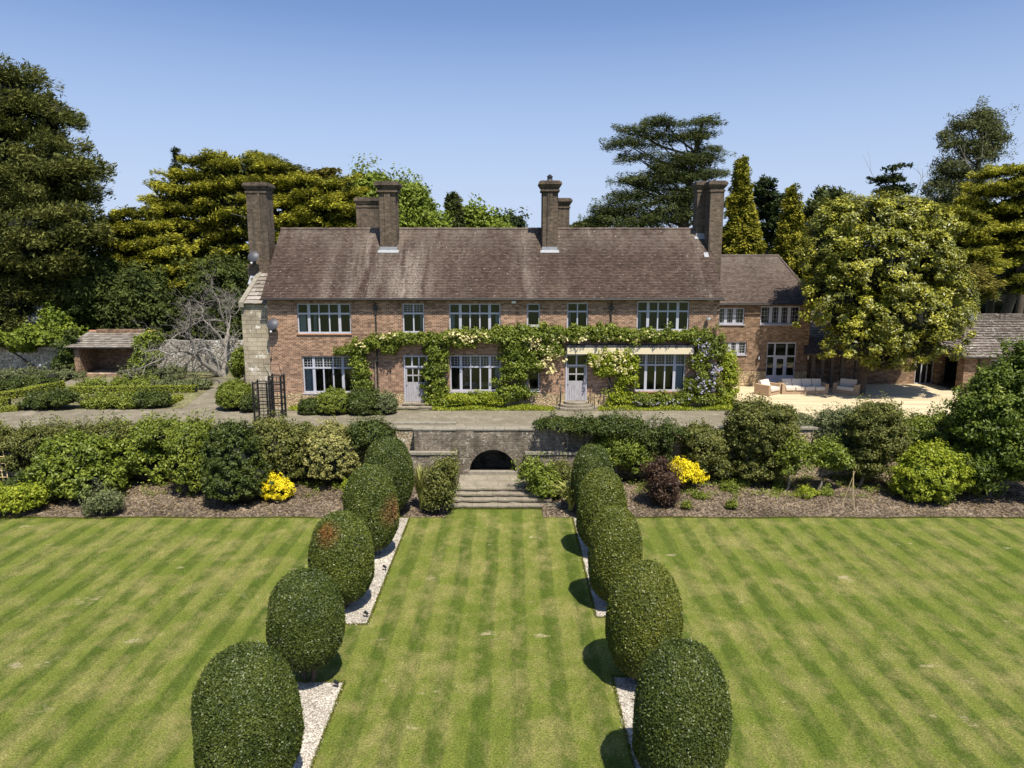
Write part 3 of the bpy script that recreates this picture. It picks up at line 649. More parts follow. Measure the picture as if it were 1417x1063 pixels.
def tiles(x0f, x1f, ya, za, yb, zb, mat, parent, tw=0.18, gauge=0.125, seed=1, jit=0.012, label=None, name='roof', th=0.018, cull=None, axis='x'):
    """tiled slope rising from (ya,za) to (yb,zb); x limits as functions of t; each tile a tilted face with a front edge"""
    rng = np.random.default_rng(seed); Ls = math.hypot(yb-ya, zb-za); nr = max(2, int(Ls/gauge)); Q = []; K = []
    sy, sz = (yb-ya)/Ls, (zb-za)/Ls; ny, nz = -sz, sy
    for r in range(nr):
        t0, t1 = r/nr, (r+1.0)/nr; x0, x1 = x0f(t0), x1f(t0)
        wv = 0.02*math.sin(r*0.7)
        n = max(1, int((x1-x0)/tw)); off = (r % 2)*0.5*tw
        xe = np.concatenate([[x0], np.arange(x0+tw-off, x1-0.02, tw), [x1]])
        a, b = xe[:-1], xe[1:]; m = len(a)
        lf = th + jit*rng.random(m); lf2 = lf + jit*0.5*rng.standard_normal(m)
        d0 = t0*Ls - 0.012*rng.random(m); d1 = t1*Ls
        def pt(x, d, h): return np.stack([x, ya+sy*d+ny*h, za+sz*d+nz*h], -1)
        dd1 = np.full(m, d1)
        A, B_, Cc, D = pt(a, d0, lf), pt(b, d0, lf2), pt(b, dd1, np.full(m, .002)), pt(a, dd1, np.full(m, .002))
        E, G_ = pt(a, d0, np.full(m, -.01)), pt(b, d0, np.full(m, -.01))
        k = rng.random(m)
        Q.append(np.stack([A, B_, Cc, D], 1)); K.append(k); Q.append(np.stack([E, G_, B_, A], 1)); K.append(k*0.5)
    Q = np.concatenate(Q); K = np.concatenate(K)
    if axis == 'y': Q = Q[:, :, [1, 0, 2]]
    o = quads_mesh(name, Q, K, M[mat], parent=parent)
    if label: tag(o, label)
    return o
house = empty('country_house', (0, YF, TZ), 'long two storey red brick country house with tall chimneys and a tiled roof', 'house')
HX0, HX1 = fx(373), fx(993); ZE = fz(413); RY, RZ = 43.1, P(700, 317, 43.1)[2]
print('house', HX0, HX1, ZE, RZ, 'floor', fz(565))
ZP = 3.62    # top of stone plinth
W = {   # u0,u1,v0,v1,cols,thick mullions
 'a': (413, 487, 420, 462, 5, (1, 4)), 'b': (558, 588, 420, 461, 2, ()), 'c': (622, 693, 420, 461, 5, (1, 4)), 'd': (729, 747, 420, 452, 1, ()),
 'e': (784, 813, 419, 455, 2, ()), 'f': (880, 952, 417, 458, 5, (1, 4)),
 'g': (417, 488, 493, 545, 5, (1, 4)), 'i': (622, 693, 492, 542, 5, (1, 4)), 'j': (729, 747, 500, 541, 1, ()), 'l': (880, 950, 488, 542, 5, (1, 4))}
holes = {}
for k_, (a, b, c, d, n, th) in W.items(): holes[k_] = (fx(a), fx(b), max(fz(d), ZP), fz(c))
D1 = (fx(558), fx(591), 3.12, fz(492)); D2 = (fx(783), fx(813), 3.18, fz(490))
allh = list(holes.values()) + [(D1[0], D1[1], ZP, D1[3]), (D2[0], D2[1], ZP, D2[3])]
tag(holed_wall(HX0, HX1, ZP, ZE+0.12, YF, 0.3, allh).build('wall', M['brick'], house), 'sunlit red brick front wall of the main range')
holed_wall(HX0, HX1, TZ, ZP-0.001, YF-0.04, 0.34, [(D1[0], D1[1], D1[2], ZP), (D2[0], D2[1], D2[2], ZP)]).build('plinth', M['plinth'], house)
mb = MB()  # gable walls, back wall, floors and partitions behind the windows
for x, xo in ((HX0, 0.3), (HX1-0.3, 0.3)):
    for (ya_, za_, yb_, zb_) in ((YF+.3, ZE+.12, RY, RZ-.12), (RY, RZ-.12, 47, ZE+.12)):
        for xx in (x, x+xo): mb.poly([(xx, ya_, TZ), (xx, yb_, TZ), (xx, yb_, zb_), (xx, ya_, za_)])
mb.quad((HX0, 47, TZ), (HX1, 47, TZ), (HX1, 47, ZE), (HX0, 47, ZE)); mb.build('gable_wall', M['brick'], house)
mb = MB(); mb.box(HX0+.3, HX1-.3, YF+.31, 44, TZ-.01, 3.1); mb.box(HX0+.3, HX1-.3, YF+.31, 44, 5.75, 6.0); mb.box(HX0+.3, HX1-.3, YF+.31, 46, ZE, ZE+.1)
mb.box(HX0+.3, HX1-.3, 44, 44.15, 3.1, ZE)
for u in (402, 500, 605, 710, 762, 862): x = fx(u); mb.box(x, x+.12, YF+.31, 44, 3.1, 5.75); mb.box(x, x+.12, YF+.31, 44, 6.0, ZE)
mb.build('interior', M['room'], house)
for k_, (a, b, c, d, n, th) in W.items():
    x0, x1, z0, z1 = holes[k_]; low = k_ in 'gijl'
    cur = {'g': ((0.02, 0.19, 0.72),), 'l': ((0.80, 0.97, 0.72),), 'a': ((0.02, 0.14, 0.66), (0.28, 0.34, .66)), 'f': ((0.02, 0.10, 0.66),), 'c': ((0.02, .10, .66), (.9, .98, .66)), 'e': ((0.05, .2, .66),), 'i': ((.88, .98, .7),), 'b': ((.78, .95, .66),)}.get(k_)
    window(house, x0, x1, z0, z1, YF, n, 0.0 if k_ == 'j' else (0.34 if not low else 0.32), lead=(0, 0) if k_ == 'j' or not low and k_ != 'b' else (1, 0), thick=th, sill='rust' if k_ in 'al' else 'frame', curtain=cur)
# pale table settings behind the middle window
mb = MB(); x0, x1, z0, z1 = holes['i']; mb.box(x0+.6, x1-.4, YF+.9, YF+1.9, 3.86, 3.92)
for i in range(5): mb.box(x0+.75+i*.42, x0+.98+i*.42, YF+1.0, YF+1.2, 3.92, 4.06)
mb.build('table', M['cushion'], house)
def door(root, x0, x1, z0, z1, y, cols, trans, label):
    mb = MB(); o = 0.075; H = z1-z0; zt = z1-trans
    mb.box(x0+.003, x0+o, y-.01, y+.12, z0, z1-.003); mb.box(x1-o, x1-.003, y-.01, y+.12, z0, z1-.003); mb.box(x0+o, x1-o, y-.01, y+.12, z1-o, z1-.003); mb.box(x0+o, x1-o, y-.01, y+.12, zt-.05, zt+.03)
    for i in range(1, cols): xx = x0+o+(x1-x0-2*o)*i/cols; mb.box(xx-.04, xx+.04, y, y+.1, zt+.03, z1-o)
    fr = mb.build('door_frame', M['frame'], root)
    p = MB(); p.quad((x0+o, y+.06, zt), (x1-o, y+.06, zt), (x1-o, y+.06, z1-o), (x0+o, y+.06, z1-o)); p.build('pane', M['glass'], fr)
    dl = MB(); a, b = x0+o+.004, x1-o-.004; yd = y+.03; zm = z0 + (zt-z0)*0.56; top = zt-.055
    dl.box(a, b, yd, yd+.05, z0+.01, zm)
    for i in range(cols): xx = a + (b-a)*i/cols
    dl.box(a, a+.10, yd, yd+.05, zm, top); dl.box(b-.10, b, yd, yd+.05, zm, top); dl.box(a+.1, b-.1, yd, yd+.05, top-.07, top)
    hm = (zm+top-.07)/2; dl.box(a+.1, b-.1, yd+.002, yd+.048, hm-.035, hm+.035)
    for i in range(1, cols): xx = a+.1+(b-a-.2)*i/cols; dl.box(xx-.035, xx+.035, yd+.001, yd+.049, zm, hm-.035); dl.box(xx-.035, xx+.035, yd+.001, yd+.049, hm+.035, top-.07)
    d = dl.build('door', M['door'], root); tag(d, label)
    p = MB(); p.quad((a+.1, yd+.03, zm), (b-.1, yd+.03, zm), (b-.1, yd+.03, top), (a+.1, yd+.03, top)); p.build('pane', M['glass'], d)
    h = MB(); h.tube([(a+.07, yd-.03, z0+1.0), (a+.07, yd-.03, z0+.92)], .016, 6); h.build('handle', M['black_iron'], d)
door(house, D1[0], D1[1], D1[2], D1[3], YF-.04, 3, 0.62, 'weathered grey plank door with six small panes')
door(house, D2[0], D2[1], D2[2], D2[3], YF-.04, 2, 0.62, 'weathered grey plank door with four small panes beneath the awning')
xm = (D1[0]+D1[1])/2
for i, (hw, dp, zz) in enumerate(((0.95, 0.75, 2.97), (0.75, 0.38, 3.115))):
    mb = rough_slab(xm-hw, xm+hw, YF-.05-dp, YF-.05, TZ, zz, 60+i); mb.build('doorstep', M['step'], house)
xm = (D2[0]+D2[1])/2
for i, (r, zz) in enumerate(((1.25, 2.93), (0.95, 3.05), (0.66, 3.175))):
    pts = [(xm + r*1.05*math.cos(math.pi+math.pi*j/18), YF-.05 + r*0.85*math.sin(math.pi+math.pi*j/18)) for j in range(19)]
    mb = MB(); mb.prism(pts, TZ, zz); mb.build('doorstep', M['step'], house)
for sx in (-1, 1):
    mb = MB(); x = xm+sx*0.85; mb.tube([(x, YF-.1, 4.15), (x+sx*.03, YF-.35, 4.1), (x+sx*.1, YF-.75, 3.6), (x+sx*.12, YF-.78, 2.9)], .018, 5); mb.bar((x+sx*.05, YF-.4, 2.95), (x+sx*.05, YF-.4, 4.08), .012); mb.bar((x, YF-.08, 3.0), (x, YF-.08, 4.15), .012)
    mb.build('handrail', M['black_iron'], house)
# roof
EY = YF-0.32; EZ = ZE+0.02
tiles(lambda t: HX0-0.22, lambda t: HX1+0.12, EY, EZ, RY, RZ, 'roof', house, seed=3, label='long weathered clay tile roof of the main range')
mb = MB(); mb.quad((HX0-.22, RY, RZ), (HX1+.12, RY, RZ), (HX1+.12, 47.2, EZ), (HX0-.22, 47.2, EZ)); mb.quad((HX0-.22, EY+.04, EZ-.03), (HX1+.12, EY+.04, EZ-.03), (HX1+.12, RY, RZ-.05), (HX0-.22, RY, RZ-.05))
mb.build('roof_back', M['roof'], house)
mb = MB(); n = 70
for i in range(n):
    a = HX0-.22+(HX1-HX0+.34)*i/n; b = HX0-.22+(HX1-HX0+.34)*(i+1)/n; zz = RZ+random.Random(i).uniform(0, .015)
    mb.tube([(a, RY, zz-.02), (b-.01, RY, zz-.02)], .10, 8, cap=True)
    for q in range(8*1+2): mb.k[-1-q] = random.Random(i*7).random()
mb.build('ridge_tiles', M['roof'], house)
mb = MB()
mb.tube([(HX0-.25, EY-.05, EZ-.06), (HX1+.15, EY-.05, EZ-.06)], .055, 8); mb.box(HX0, HX1, EY+.03, YF, EZ-.10, EZ-.07)
mb.build('gutter', M['gutter'], house)
for i, u in enumerate((519.5, 846)):
    x = P(u, 415, YF)[0]
    mb = MB(); mb.tube([(x, EY-.03, EZ-.1), (x, EY+.02, EZ-.22), (x, YF-.07, EZ-.42), (x, YF-.07, EZ-.6)], .042, 8); mb.tube([(x, YF-.07, EZ-.55), (x, YF-.07, TZ+.05)], .042, 8)
    for z in (ZE-.75, 6.9, 5.3, 3.8): mb.box(x-.075, x+.075, YF-.10, YF-.005, z-.04, z+.04)
    mb.box(x-.11, x+.11, YF-.15, YF-.004, EZ-.62, EZ-.40)
    mb.build('downpipe', M['gutter'], house)
# chimneys
def chimney(x0, x1, y0, y1, z0, z1, label, ribs=True, pot=False, capd=0.13, flash=None, mat='brick_stack', seed=0):
    mb = MB(); mb.box(x0, x1, y0, y1, z0, z1-.6)
    w_ = x1-x0; d_ = y1-y0
    if ribs:
        for (a, b) in ((0.32, 0.68),): mb.box(x0+w_*a, x0+w_*b, y0-.07, y1+.07, z0+.0, z1-.62)
        mb.box(x0-.06, x1+.06, y0+d_*.3, y0+d_*.7, z0, z1-.62)
    st = mb.build('chimney', M[mat], house); tag(st, label)
    cb = MB(); zz = z1-.60
    for i, (e, h) in enumerate(((0.05, .10), (0.0, .12), (0.07, .08), (0.12, .08), (0.17, .08), (0.14, .08), (0.06, .06))):
        e2 = e*capd/0.13 + (0.08 if ribs else 0.0)
        cb.box(x0-e2, x1+e2, y0-e2, y1+e2, zz, zz+h-.002); zz += h
    cb.build('cap', M[mat], st)
    if pot:
        pm = MB(); cx, cy = (x0+x1)/2, (y0+y1)/2; pm.tube([(cx, cy, z1-.02), (cx, cy, z1+.22), (cx, cy, z1+.25), (cx, cy, z1+.38)], [.17, .14, .19, .06], 12); pm.build('chimney_pot', M['dish'], st, True)
    if flash:
        fb = MB()
        for (xa, xb, ya, yb, za, zb) in flash: fb.quad((xa, ya, za), (xb, ya, za), (xb, yb, zb), (xa, yb, zb))
        fb.build('flashing', M['white_lead'], st)
slope = (RZ-EZ)/(RY-EY)
def zroof(y): return EZ+slope*(y-EY)
def flashing(x0, x1, y0, rise=0.0):
    zz = zroof(y0); return [(x0-.12, x1+.12, y0-.24, y0-.08, zz-.24*slope+.05, zz-.08*slope+.055), (x0-.03, x1+.03, y0-.08, y0-.078, zz-.1, zz+.16)]
def cx_(u, Y, v=300): return P(u, v, Y)[0]
chimney(cx_(525, 41.8), cx_(548, 41.8), 41.8, 42.75, 9.5, P(536, 251, 41.8)[2], 'tall ribbed brick stack in the left half of the roof', flash=flashing(cx_(525, 41.8), cx_(548, 41.8), 41.8))
chimney(cx_(493, 44.3), cx_(521, 44.3)+.15, 44.3, 45.2, 9.5, P(506, 273, 44.3)[2], 'lower plain brick stack behind the ridge on the left', ribs=False, capd=.09)
chimney(cx_(751, 41.8), cx_(771, 41.8), 41.8, 42.7, 9.5, P(760, 250, 41.8)[2], 'tall brick stack with a pot right of the middle', pot=True, flash=flashing(cx_(751, 41.8), cx_(771, 41.8), 41.8))
chimney(cx_(771, 44.4), cx_(788, 44.4), 44.4, 45.2, 9.5, P(780, 274, 44.4)[2], 'lower brick stack behind the ridge right of the middle', ribs=False, capd=.13)
chimney(cx_(964, 42.7), cx_(977, 42.7), 42.7, 43.6, 9.5, P(970, 251, 42.7)[2], 'slim brick stack at the right end of the ridge', ribs=False, capd=.1, flash=flashing(cx_(964, 42.7), cx_(977, 42.7), 42.65))
chimney(HX1-.15, HX1+.62, 41.6, 42.9, TZ, P(988, 250, 41.6)[2], 'broad brick stack rising from the ground against the right gable', ribs=False, flash=[(HX1-.42, HX1-.16, 41.3, 41.58, zroof(41.3)+.05, zroof(41.58)+.05)])
ax0, ax1 = cx_(344, 41.7, 330), cx_(371, 41.7, 330); zs_ = P(358, 372, 41.7)[2]
chimney(ax0, ax1, 41.7, 42.9, zs_-.1, P(357, 252, 41.7)[2], 'massive brick stack at the left gable above the stone bay', ribs=False, capd=.12)
mb = MB(); mb.box((ax0+ax1)/2+.1, (ax0+ax1)/2+.2, 41.64, 41.71, zs_, P(357, 252, 41.7)[2]-.6, k=.2); mb.box(ax0-.12, ax1+.12, 41.58, 43.0, zs_-.5, zs_+.25); mb.build('chimney_shoulder', M['brick_stack'], house)
# stone bay with slab roof at the left gable
bx0, bx1 = P(337, 480, 39.55)[0], HX0-.002; bz = P(350, 421, 39.55)[2]
mb = MB(); mb.box(bx0, bx1, 39.55, 43.3, TZ, bz-.02)
mb.prism([(bx0+.02, 41.2), (bx1, 41.2), (bx1, 43.3), (bx0+.02, 43.3)], bz-.02, zs_-.5)
tag(mb.build('wall', M['ashlar'], house), 'pale sandstone bay at the left end')
tiles(lambda t: bx0+.22+t*.35, lambda t: bx1-.02, 39.4, bz+.02, 41.6, zs_-.25, 'slab', house, tw=.5, gauge=.34, th=.04, jit=.03, seed=9, label='pale stone slab roof over the left bay')
mb = MB()
for i in range(6):
    t0, t1 = i/6, (i+1)/6-.01
    p = lambda t, e: (bx0-.05+e+t*.35, 39.36+t*2.25, bz+.12+t*(zs_-.3-bz))
    a, b, c, d = p(t0, 0), p(t0, .26), p(t1, .26), p(t1, 0); dn = lambda q: (q[0], q[1], q[2]-.28)
    mb.quad(a, b, c, d); mb.quad(dn(a), dn(b), b, a); mb.quad(dn(b), dn(c), c, b); mb.quad(dn(d), dn(a), a, d)
mb.build('coping', M['cop'], house)
mb = MB(); a = P(352, 386, 41.2); mb.quad((ax0+.05, 40.95, a[2]-.3), (ax0+1.0, 40.95, a[2]-.3), (ax0+1.0, 41.5, a[2]+.2), (ax0+.05, 41.5, a[2]+.2)); mb.build('lead_flashing', M['white_lead'], house)
# awning cassette over the second door and window
ax_0, ax_1 = P(785, 485, 38.95)[0], P(959, 485, 38.95)[0]; az0, az1 = P(870, 490, 38.95)[2], P(870, 481, 38.95)[2]
root = empty('awning', ((ax_0+ax_1)/2, 39.1, az0), 'long cream roller awning folded into its grey case above the garden door', 'awning')
mb = MB(); mb.box(ax_0, ax_1, 38.88, 38.93, az0, az1); mb.build('valance', M['cream'], root)
mb = MB(); mb.box(ax_0-.05, ax_1+.05, 38.93, YF-.002, az0+.06, az1+.03); mb.box(ax_0-.05, ax_1+.05, 38.86, YF-.002, az1+.032, az1+.14); mb.box(ax_0-.05, ax_0-.001, 38.87, 38.93, az0, az1+.03); mb.box(ax_1+.001, ax_1+.05, 38.87, 38.93, az0, az1+.03)
mb.build('case', M['dish'], root)
# fittings on the front
def floodlight(u, v, Y, label):
    p = P(u, v, Y); r = empty('floodlight', tuple(p), label, 'floodlight', None)
    mb = MB(); mb.box(p[0]-.12, p[0]+.12, Y-.16, Y-.08, p[2]-.06, p[2]+.06); mb.build('lamp', M['white'], r)
    mb = MB(); mb.box(p[0]-.03, p[0]+.03, Y-.08, Y-.001, p[2]-.04, p[2]+.02); mb.build('bracket', M['gutter'], r)
floodlight(711, 418, YF, 'small white floodlight beneath the eaves near the middle of the house')
floodlight(983, 415, YF, 'small white floodlight beneath the eaves at the right corner of the house')
p = P(979, 440, YF); r = empty('security_camera', tuple(p), 'white dome camera on the brick wall by the right corner', 'camera')
mb = MB(); mb.tube([(p[0], YF, p[2]+.05), (p[0], YF-.2, p[2]+.05), (p[0], YF-.2, p[2]+.0)], .04, 8); mb.build('arm', M['dish'], r)
mb = MB(); mb.tube([(p[0], YF-.2, p[2]+.06), (p[0], YF-.2, p[2]-.02), (p[0], YF-.2, p[2]-.10), (p[0], YF-.2, p[2]-.14)], [.11, .12, .09, .03], 10); mb.build('dome', M['white'], r, True)
def dish(u, v, Y, r_, label, yoff):
    p = P(u, v, Y); rt = empty('satellite_dish', tuple(p), label, 'satellite dish', 'satellite dishes')
    cy = Y-yoff; mb = MB(); n = 20; tilt = 0.45
    rings = []
    for j in range(5):
        q = j/4; rr = r_*q; dpt = 0.10*(q*q-1)
        rings.append([(p[0]+rr*math.cos(2*math.pi*i/n), cy+dpt-.0 + (-rr*math.sin(2*math.pi*i/n)*0+0) , rr*math.sin(2*math.pi*i/n)) for i in range(n)])
    for j in range(4):
        for i in range(n):
            k = (i+1) % n; qd = [rings[j][i], rings[j][k], rings[j+1][k], rings[j+1][i]]
            qd = [(a, cy+(b-cy)*math.cos(tilt)+c*math.sin(tilt), p[2]+c*math.cos(tilt)-(b-cy)*math.sin(tilt)) for a, b, c in qd]
            mb.quad(*qd); mb.quad(*[(a, b+.012, c) for a, b, c in reversed(qd)])
    mb.build('reflector', M['dish'], rt, True)
    mb = MB(); mb.tube([(p[0]-.1, Y, p[2]-.2), (p[0]-.1, cy+.12, p[2]-.2), (p[0], cy+.05, p[2])], .025, 6); mb.tube([(p[0], cy+.02, p[2]-r_*.9), (p[0]+.05, cy-.45, p[2]-.35)], .014, 5)
    mb.box(p[0]-.2, p[0], Y-.02, Y-.001, p[2]-.45, p[2]+.05); mb.build('mount', M['gutter'], rt)
    mb = MB(); mb.box(p[0]+.01, p[0]+.09, cy-.52, cy-.42, p[2]-.39, p[2]-.31); mb.build('receiver', M['white'], rt)
dish(380, 448, YF, 0.32, 'dark grey satellite dish on the brick front wall', 0.35)
dish(354, 355, 41.58, 0.32, 'dark grey satellite dish fixed to the left chimney stack', 0.4)
p = P(343, 330, 42.3); rt = empty('television_aerial', (ax0-.15, 42.3, 10.5), 'thin metal aerial on a pole beside the left chimney stack', 'aerial')
mb = MB(); xx = ax0-.22; mb.bar((xx, 42.3, 10.6), (xx, 42.3, P(343, 300, 42.3)[2]), .018); mb.bar((xx+.25, 42.3, 11.4), (xx, 42.3, 11.4), .015); mb.build('pole', M['dish'], rt)
mb = MB(); zz = P(343, 302, 42.3)[2]; mb.bar((xx+.2, 42.3, zz), (xx-.9, 42.2, zz+.25), .012)
for i in range(7): q = i/7; mb.bar((xx+.1-q, 42.1, zz+.02+.23*q), (xx+.1-q, 42.5, zz+.02+.23*q), .007)
mb.build('antenna', M['dish'], rt)

# ---- recessed wing on the right (part of the house)
YW = 45.6
def wx(u): return P(u, 480, YW)[0]
def wz(v): return P(1050, v, YW)[2]
WX0, WX1 = HX1-.05, wx(1119); WZE = wz(420); WRY = 49.0; WRZ = P(1040, 354, WRY)[2]
Hs = {'p': (wx(989), wx(1028), wz(449), wz(426), 3), 'q': (wx(1050), wx(1104), wz(449), wz(424), 4), 'r': (wx(998), wx(1033), wz(491), wz(473), 3)}
FD = (wx(1062), wx(1102), TZ+.06, wz(474)); ZPW = wz(514)
tag(holed_wall(WX0, WX1, ZPW, WZE+.1, YW, .3, [h[:4] for h in Hs.values()] + [(FD[0], FD[1], ZPW, FD[3])]).build('wall', M['brick_wing'], house), 'brown brick wall of the recessed wing')
holed_wall(WX0, WX1, TZ, ZPW-.001, YW-.04, .34, [(FD[0], FD[1], FD[2], ZPW)]).build('plinth', M['plinth'], house)
mb = MB(); mb.box(WX1-.3, WX1, YW+.3, 53, TZ, WZE); mb.box(WX0+.7, WX1-.3, YW+2.5, YW+2.6, TZ, WZE); mb.box(WX0+.7, WX1-.3, YW+.31, YW+2.5, WZE-2.9, WZE-2.7); mb.box(WX0+.7, WX1-.3, YW+.31, YW+2.5, WZE-.05, WZE+.05)
mb.build('interior', M['room'], house)
for k_, (a, b, c, d, n) in Hs.items(): window(house, a, b, c, d, YW, n, 0.0, lead=(1, 0), mull=.14, thick=(1, 2, 3), bars=(2, 3))
mb = MB(); x0, x1, z0, z1 = FD; y = YW+.04; zt = z1-(z1-z0)*.31
xs = [x0, x0+(x1-x0)*.27, x0+(x1-x0)*.68, x1]
for x in xs: mb.box(max(x-.05, x0+.002), min(x+.05, x1-.002), y, y+.1, z0, z1-.003)
mb.box(x0+.05, x1-.05, y+.003, y+.096, z1-.09, z1-.004); mb.box(x0+.05, x1-.05, y-.006, y+.106, zt-.05, zt+.05); mb.box(x0+.05, xs[1]-.05, y+.01, y+.09, z0, z0+.75); mb.box(xs[2]+.05, x1-.05, y+.01, y+.09, z0, z0+.75)
fr = mb.build('glazed_screen', M['frame'], house)
mb = MB(); mb.quad((x0, y+.05, z0), (x1, y+.05, z0), (x1, y+.05, z1), (x0, y+.05, z1)); mb.build('pane', M['glass'], fr)
mb = MB(); a, b = xs[1]+.06, xs[2]-.06; mb.box(a, a+.1, y-.01, y+.04, z0+.02, zt-.06); mb.box(b-.1, b, y-.01, y+.04, z0+.02, zt-.06); mb.box(a+.1, b-.1, y-.01, y+.04, zt-.17, zt-.06); mb.box(a+.1, b-.1, y-.01, y+.04, z0+.02, z0+.75)
tag(mb.build('door', M['frame'], house), 'grey painted half glazed door of the wing')
WEY, WEZ = YW-.3, WZE+.02; hipx = WX1+.25
tiles(lambda t: WX0+.1, lambda t: hipx-t*1.35, WEY, WEZ, WRY, WRZ, 'roof_wing', house, seed=5, label='hipped clay tile roof of the recessed wing')
mb = MB(); mb.poly([(hipx, WEY, WEZ), (hipx, 53, WEZ), (hipx-1.35, WRY, WRZ)]); mb.quad((WX0, WRY, WRZ), (hipx-1.35, WRY, WRZ), (hipx, 53, WEZ), (WX0, 53, WEZ)); mb.quad((WX0, WEY+.04, WEZ-.03), (hipx, WEY+.04, WEZ-.03), (hipx-1.35, WRY, WRZ-.05), (WX0, WRY, WRZ-.05)); mb.build('roof_back', M['roof_wing'], house)
mb = MB(); mb.tube([(WX0+.1, WRY, WRZ), (hipx-1.35, WRY, WRZ), (hipx+.03, WEY, WEZ+.03)], .09, 8); mb.build('ridge_tiles', M['roof_wing'], house)
mb = MB(); mb.tube([(WX0+.1, WEY-.05, WEZ-.06), (hipx, WEY-.05, WEZ-.06)], .05, 8); mb.build('gutter', M['gutter'], house)
def lantern(u, v, Y, label):
    p = P(u, v, Y); r = empty('wall_lantern', tuple(p), label, 'lantern', 'wall lanterns')
    mb = MB(); mb.tube([(p[0], Y, p[2]+.18), (p[0], Y-.12, p[2]+.24), (p[0], Y-.16, p[2]+.16)], .012, 5); mb.tube([(p[0], Y-.16, p[2]+.2), (p[0], Y-.16, p[2]+.1)], [.02, .11], 6); mb.tube([(p[0], Y-.16, p[2]-.16), (p[0], Y-.16, p[2]-.22)], [.07, .02], 6)
    for i in range(6):
        t = 2*math.pi*i/6; mb.bar((p[0]+.1*math.cos(t), Y-.16+.1*math.sin(t), p[2]+.1), (p[0]+.07*math.cos(t), Y-.16+.07*math.sin(t), p[2]-.16), .008)
    mb.build('frame', M['black_iron'], r)
    mb = MB(); mb.tube([(p[0], Y-.16, p[2]-.14), (p[0], Y-.16, p[2]+.08)], [.045, .06], 8); mb.build('glass_shade', M['white'], r)
lantern(1049, 494, YW, 'black wall lantern on brown brick between the small window and the glazed door')
lantern(1117, 494, YW, 'black wall lantern on brown brick right of the glazed door beside the oak porch')
# ---- oak framed porch and low rear range behind the evergreen tree
root = empty('oak_porch', (wx(1140), 45.2, TZ), 'open oak framed porch with diagonal braces and small tiled roof beside the wing', 'porch')
px0, px1 = wx(1121), wx(1187); pz = P(1150, 492, 45.3)[2]
for u in (1124, 1137, 1150, 1164, 1184):
    x = wx(u); mb = MB(); mb.box(x-.09, x+.09, 45.2, 45.4, TZ, pz); mb.build('post', M['oak'], root)
mb = MB(); mb.box(px0-.3, px1+.3, 45.18, 45.42, pz, pz+.2); mb.box(px0, px1, 45.22, 45.38, TZ+1.2, TZ+1.3); mb.build('beam', M['oak'], root)
for (ua, va, ub, vb) in ((1126, 515, 1150, 535), (1188, 512, 1163, 532)):
    a, b = P(ua, va, 45.1), P(ub, vb, 45.1); mb = MB(); mb.tube([a, b], .085, 4); mb.build('brace', M['oak'], root)
tiles(lambda t: px0-.7+t*.7, lambda t: px1+.5, 44.8, pz+.15, 46.4, pz+1.1, 'roof_wing', root, seed=15, tw=.2, gauge=.16)
root = empty('rear_range', (wx(1230), 47.0, TZ), 'long low brown brick range standing behind the big evergreen tree', 'outbuilding')
rx0, rx1 = P(1112, 520, 46.5)[0], P(1306, 520, 46.5)[0]; gd = (P(1266, 520, 46.5)[0], P(1292, 520, 46.5)[0], TZ+.05, TZ+2.1)
holed_wall(rx0, rx1, TZ, TZ+2.7, 46.5, .3, [gd]).build('wall', M['brick_wing'], root)
mb = MB(); mb.box(gd[0]-.3, gd[1]+.3, 47.5, 47.6, TZ, TZ+2.6); mb.build('interior', M['room'], root)
window(root, gd[0], gd[1], gd[2], gd[3], 46.5, 3, 0.0, lead=(0, 0), sill=None, label='glazed double door in shade')
tiles(lambda t: rx0-.2, lambda t: rx1+.2, 46.1, TZ+2.65, 49.5, TZ+4.7, 'slab_old', root, tw=.4, gauge=.28, th=.03, jit=.03, seed=16)
# ---- right outbuilding with hipped stone slab roof and a dark open bay
YO = 43.4
ox0 = P(1333, 520, YO)[0]; oz = P(1370, 494, YO)[2]; ow1 = ox0+9
root = empty('outbuilding', (ox0, YO, TZ), 'brick outbuilding at the right with a mossy stone slab hipped roof and dark open bay', 'outbuilding')
wn0 = (P(1370, 512, YO)[0], P(1404, 512, YO)[0], P(1380, 514, YO)[2], P(1380, 498, YO)[2])
holed_wall(ox0, ow1, TZ, oz+.05, YO, .3, [wn0]).build('wall', M['brick_wing'], root)
window(root, wn0[0], wn0[1], wn0[2], wn0[3], YO, 3, 0.0, lead=(0, 0), sill='frame')
mb = MB(); mb.box(ox0, ox0+.3, YO+.3, YO+.7, TZ, oz); mb.box(ox0, ox0+.3, 46.2, 50, TZ, oz); mb.box(ox0, ox0+.3, YO+.7, 46.2, oz-.25, oz); mb.build('side_wall', M['brick_wing'], root)
mb = MB(); mb.box(ox0+3.2, ox0+3.3, YO+.3, 50, TZ, oz); mb.box(ox0+.3, ow1, 49.9, 50, TZ, oz); mb.box(ox0+.02, ow1-.1, YO+.31, 49.89, TZ-.01, TZ+.04); mb.box(ox0+.3, ow1, YO+.31, 49.89, oz-.1, oz); mb.build('interior', M['room'], root)
mb = MB(); x = P(1352, 520, YO)[0]; mb.tube([(x, YO-.08, oz), (x, YO-.08, TZ+.1)], .05, 8); mb.tube([(ox0-.4, YO-.42, oz), (ow1, YO-.42, oz)], .05, 8); mb.build('gutter', M['gutter'], root)
ry1 = 46.9; rz1 = P(1370, 446, ry1)[2]
tiles(lambda t: ox0-.4+t*2.4, lambda t: ow1, YO-.4, oz+.03, ry1, rz1, 'slab_old', root, tw=.42, gauge=.3, th=.04, jit=.035, seed=17, label='mossy stone slab roof slope facing the garden')
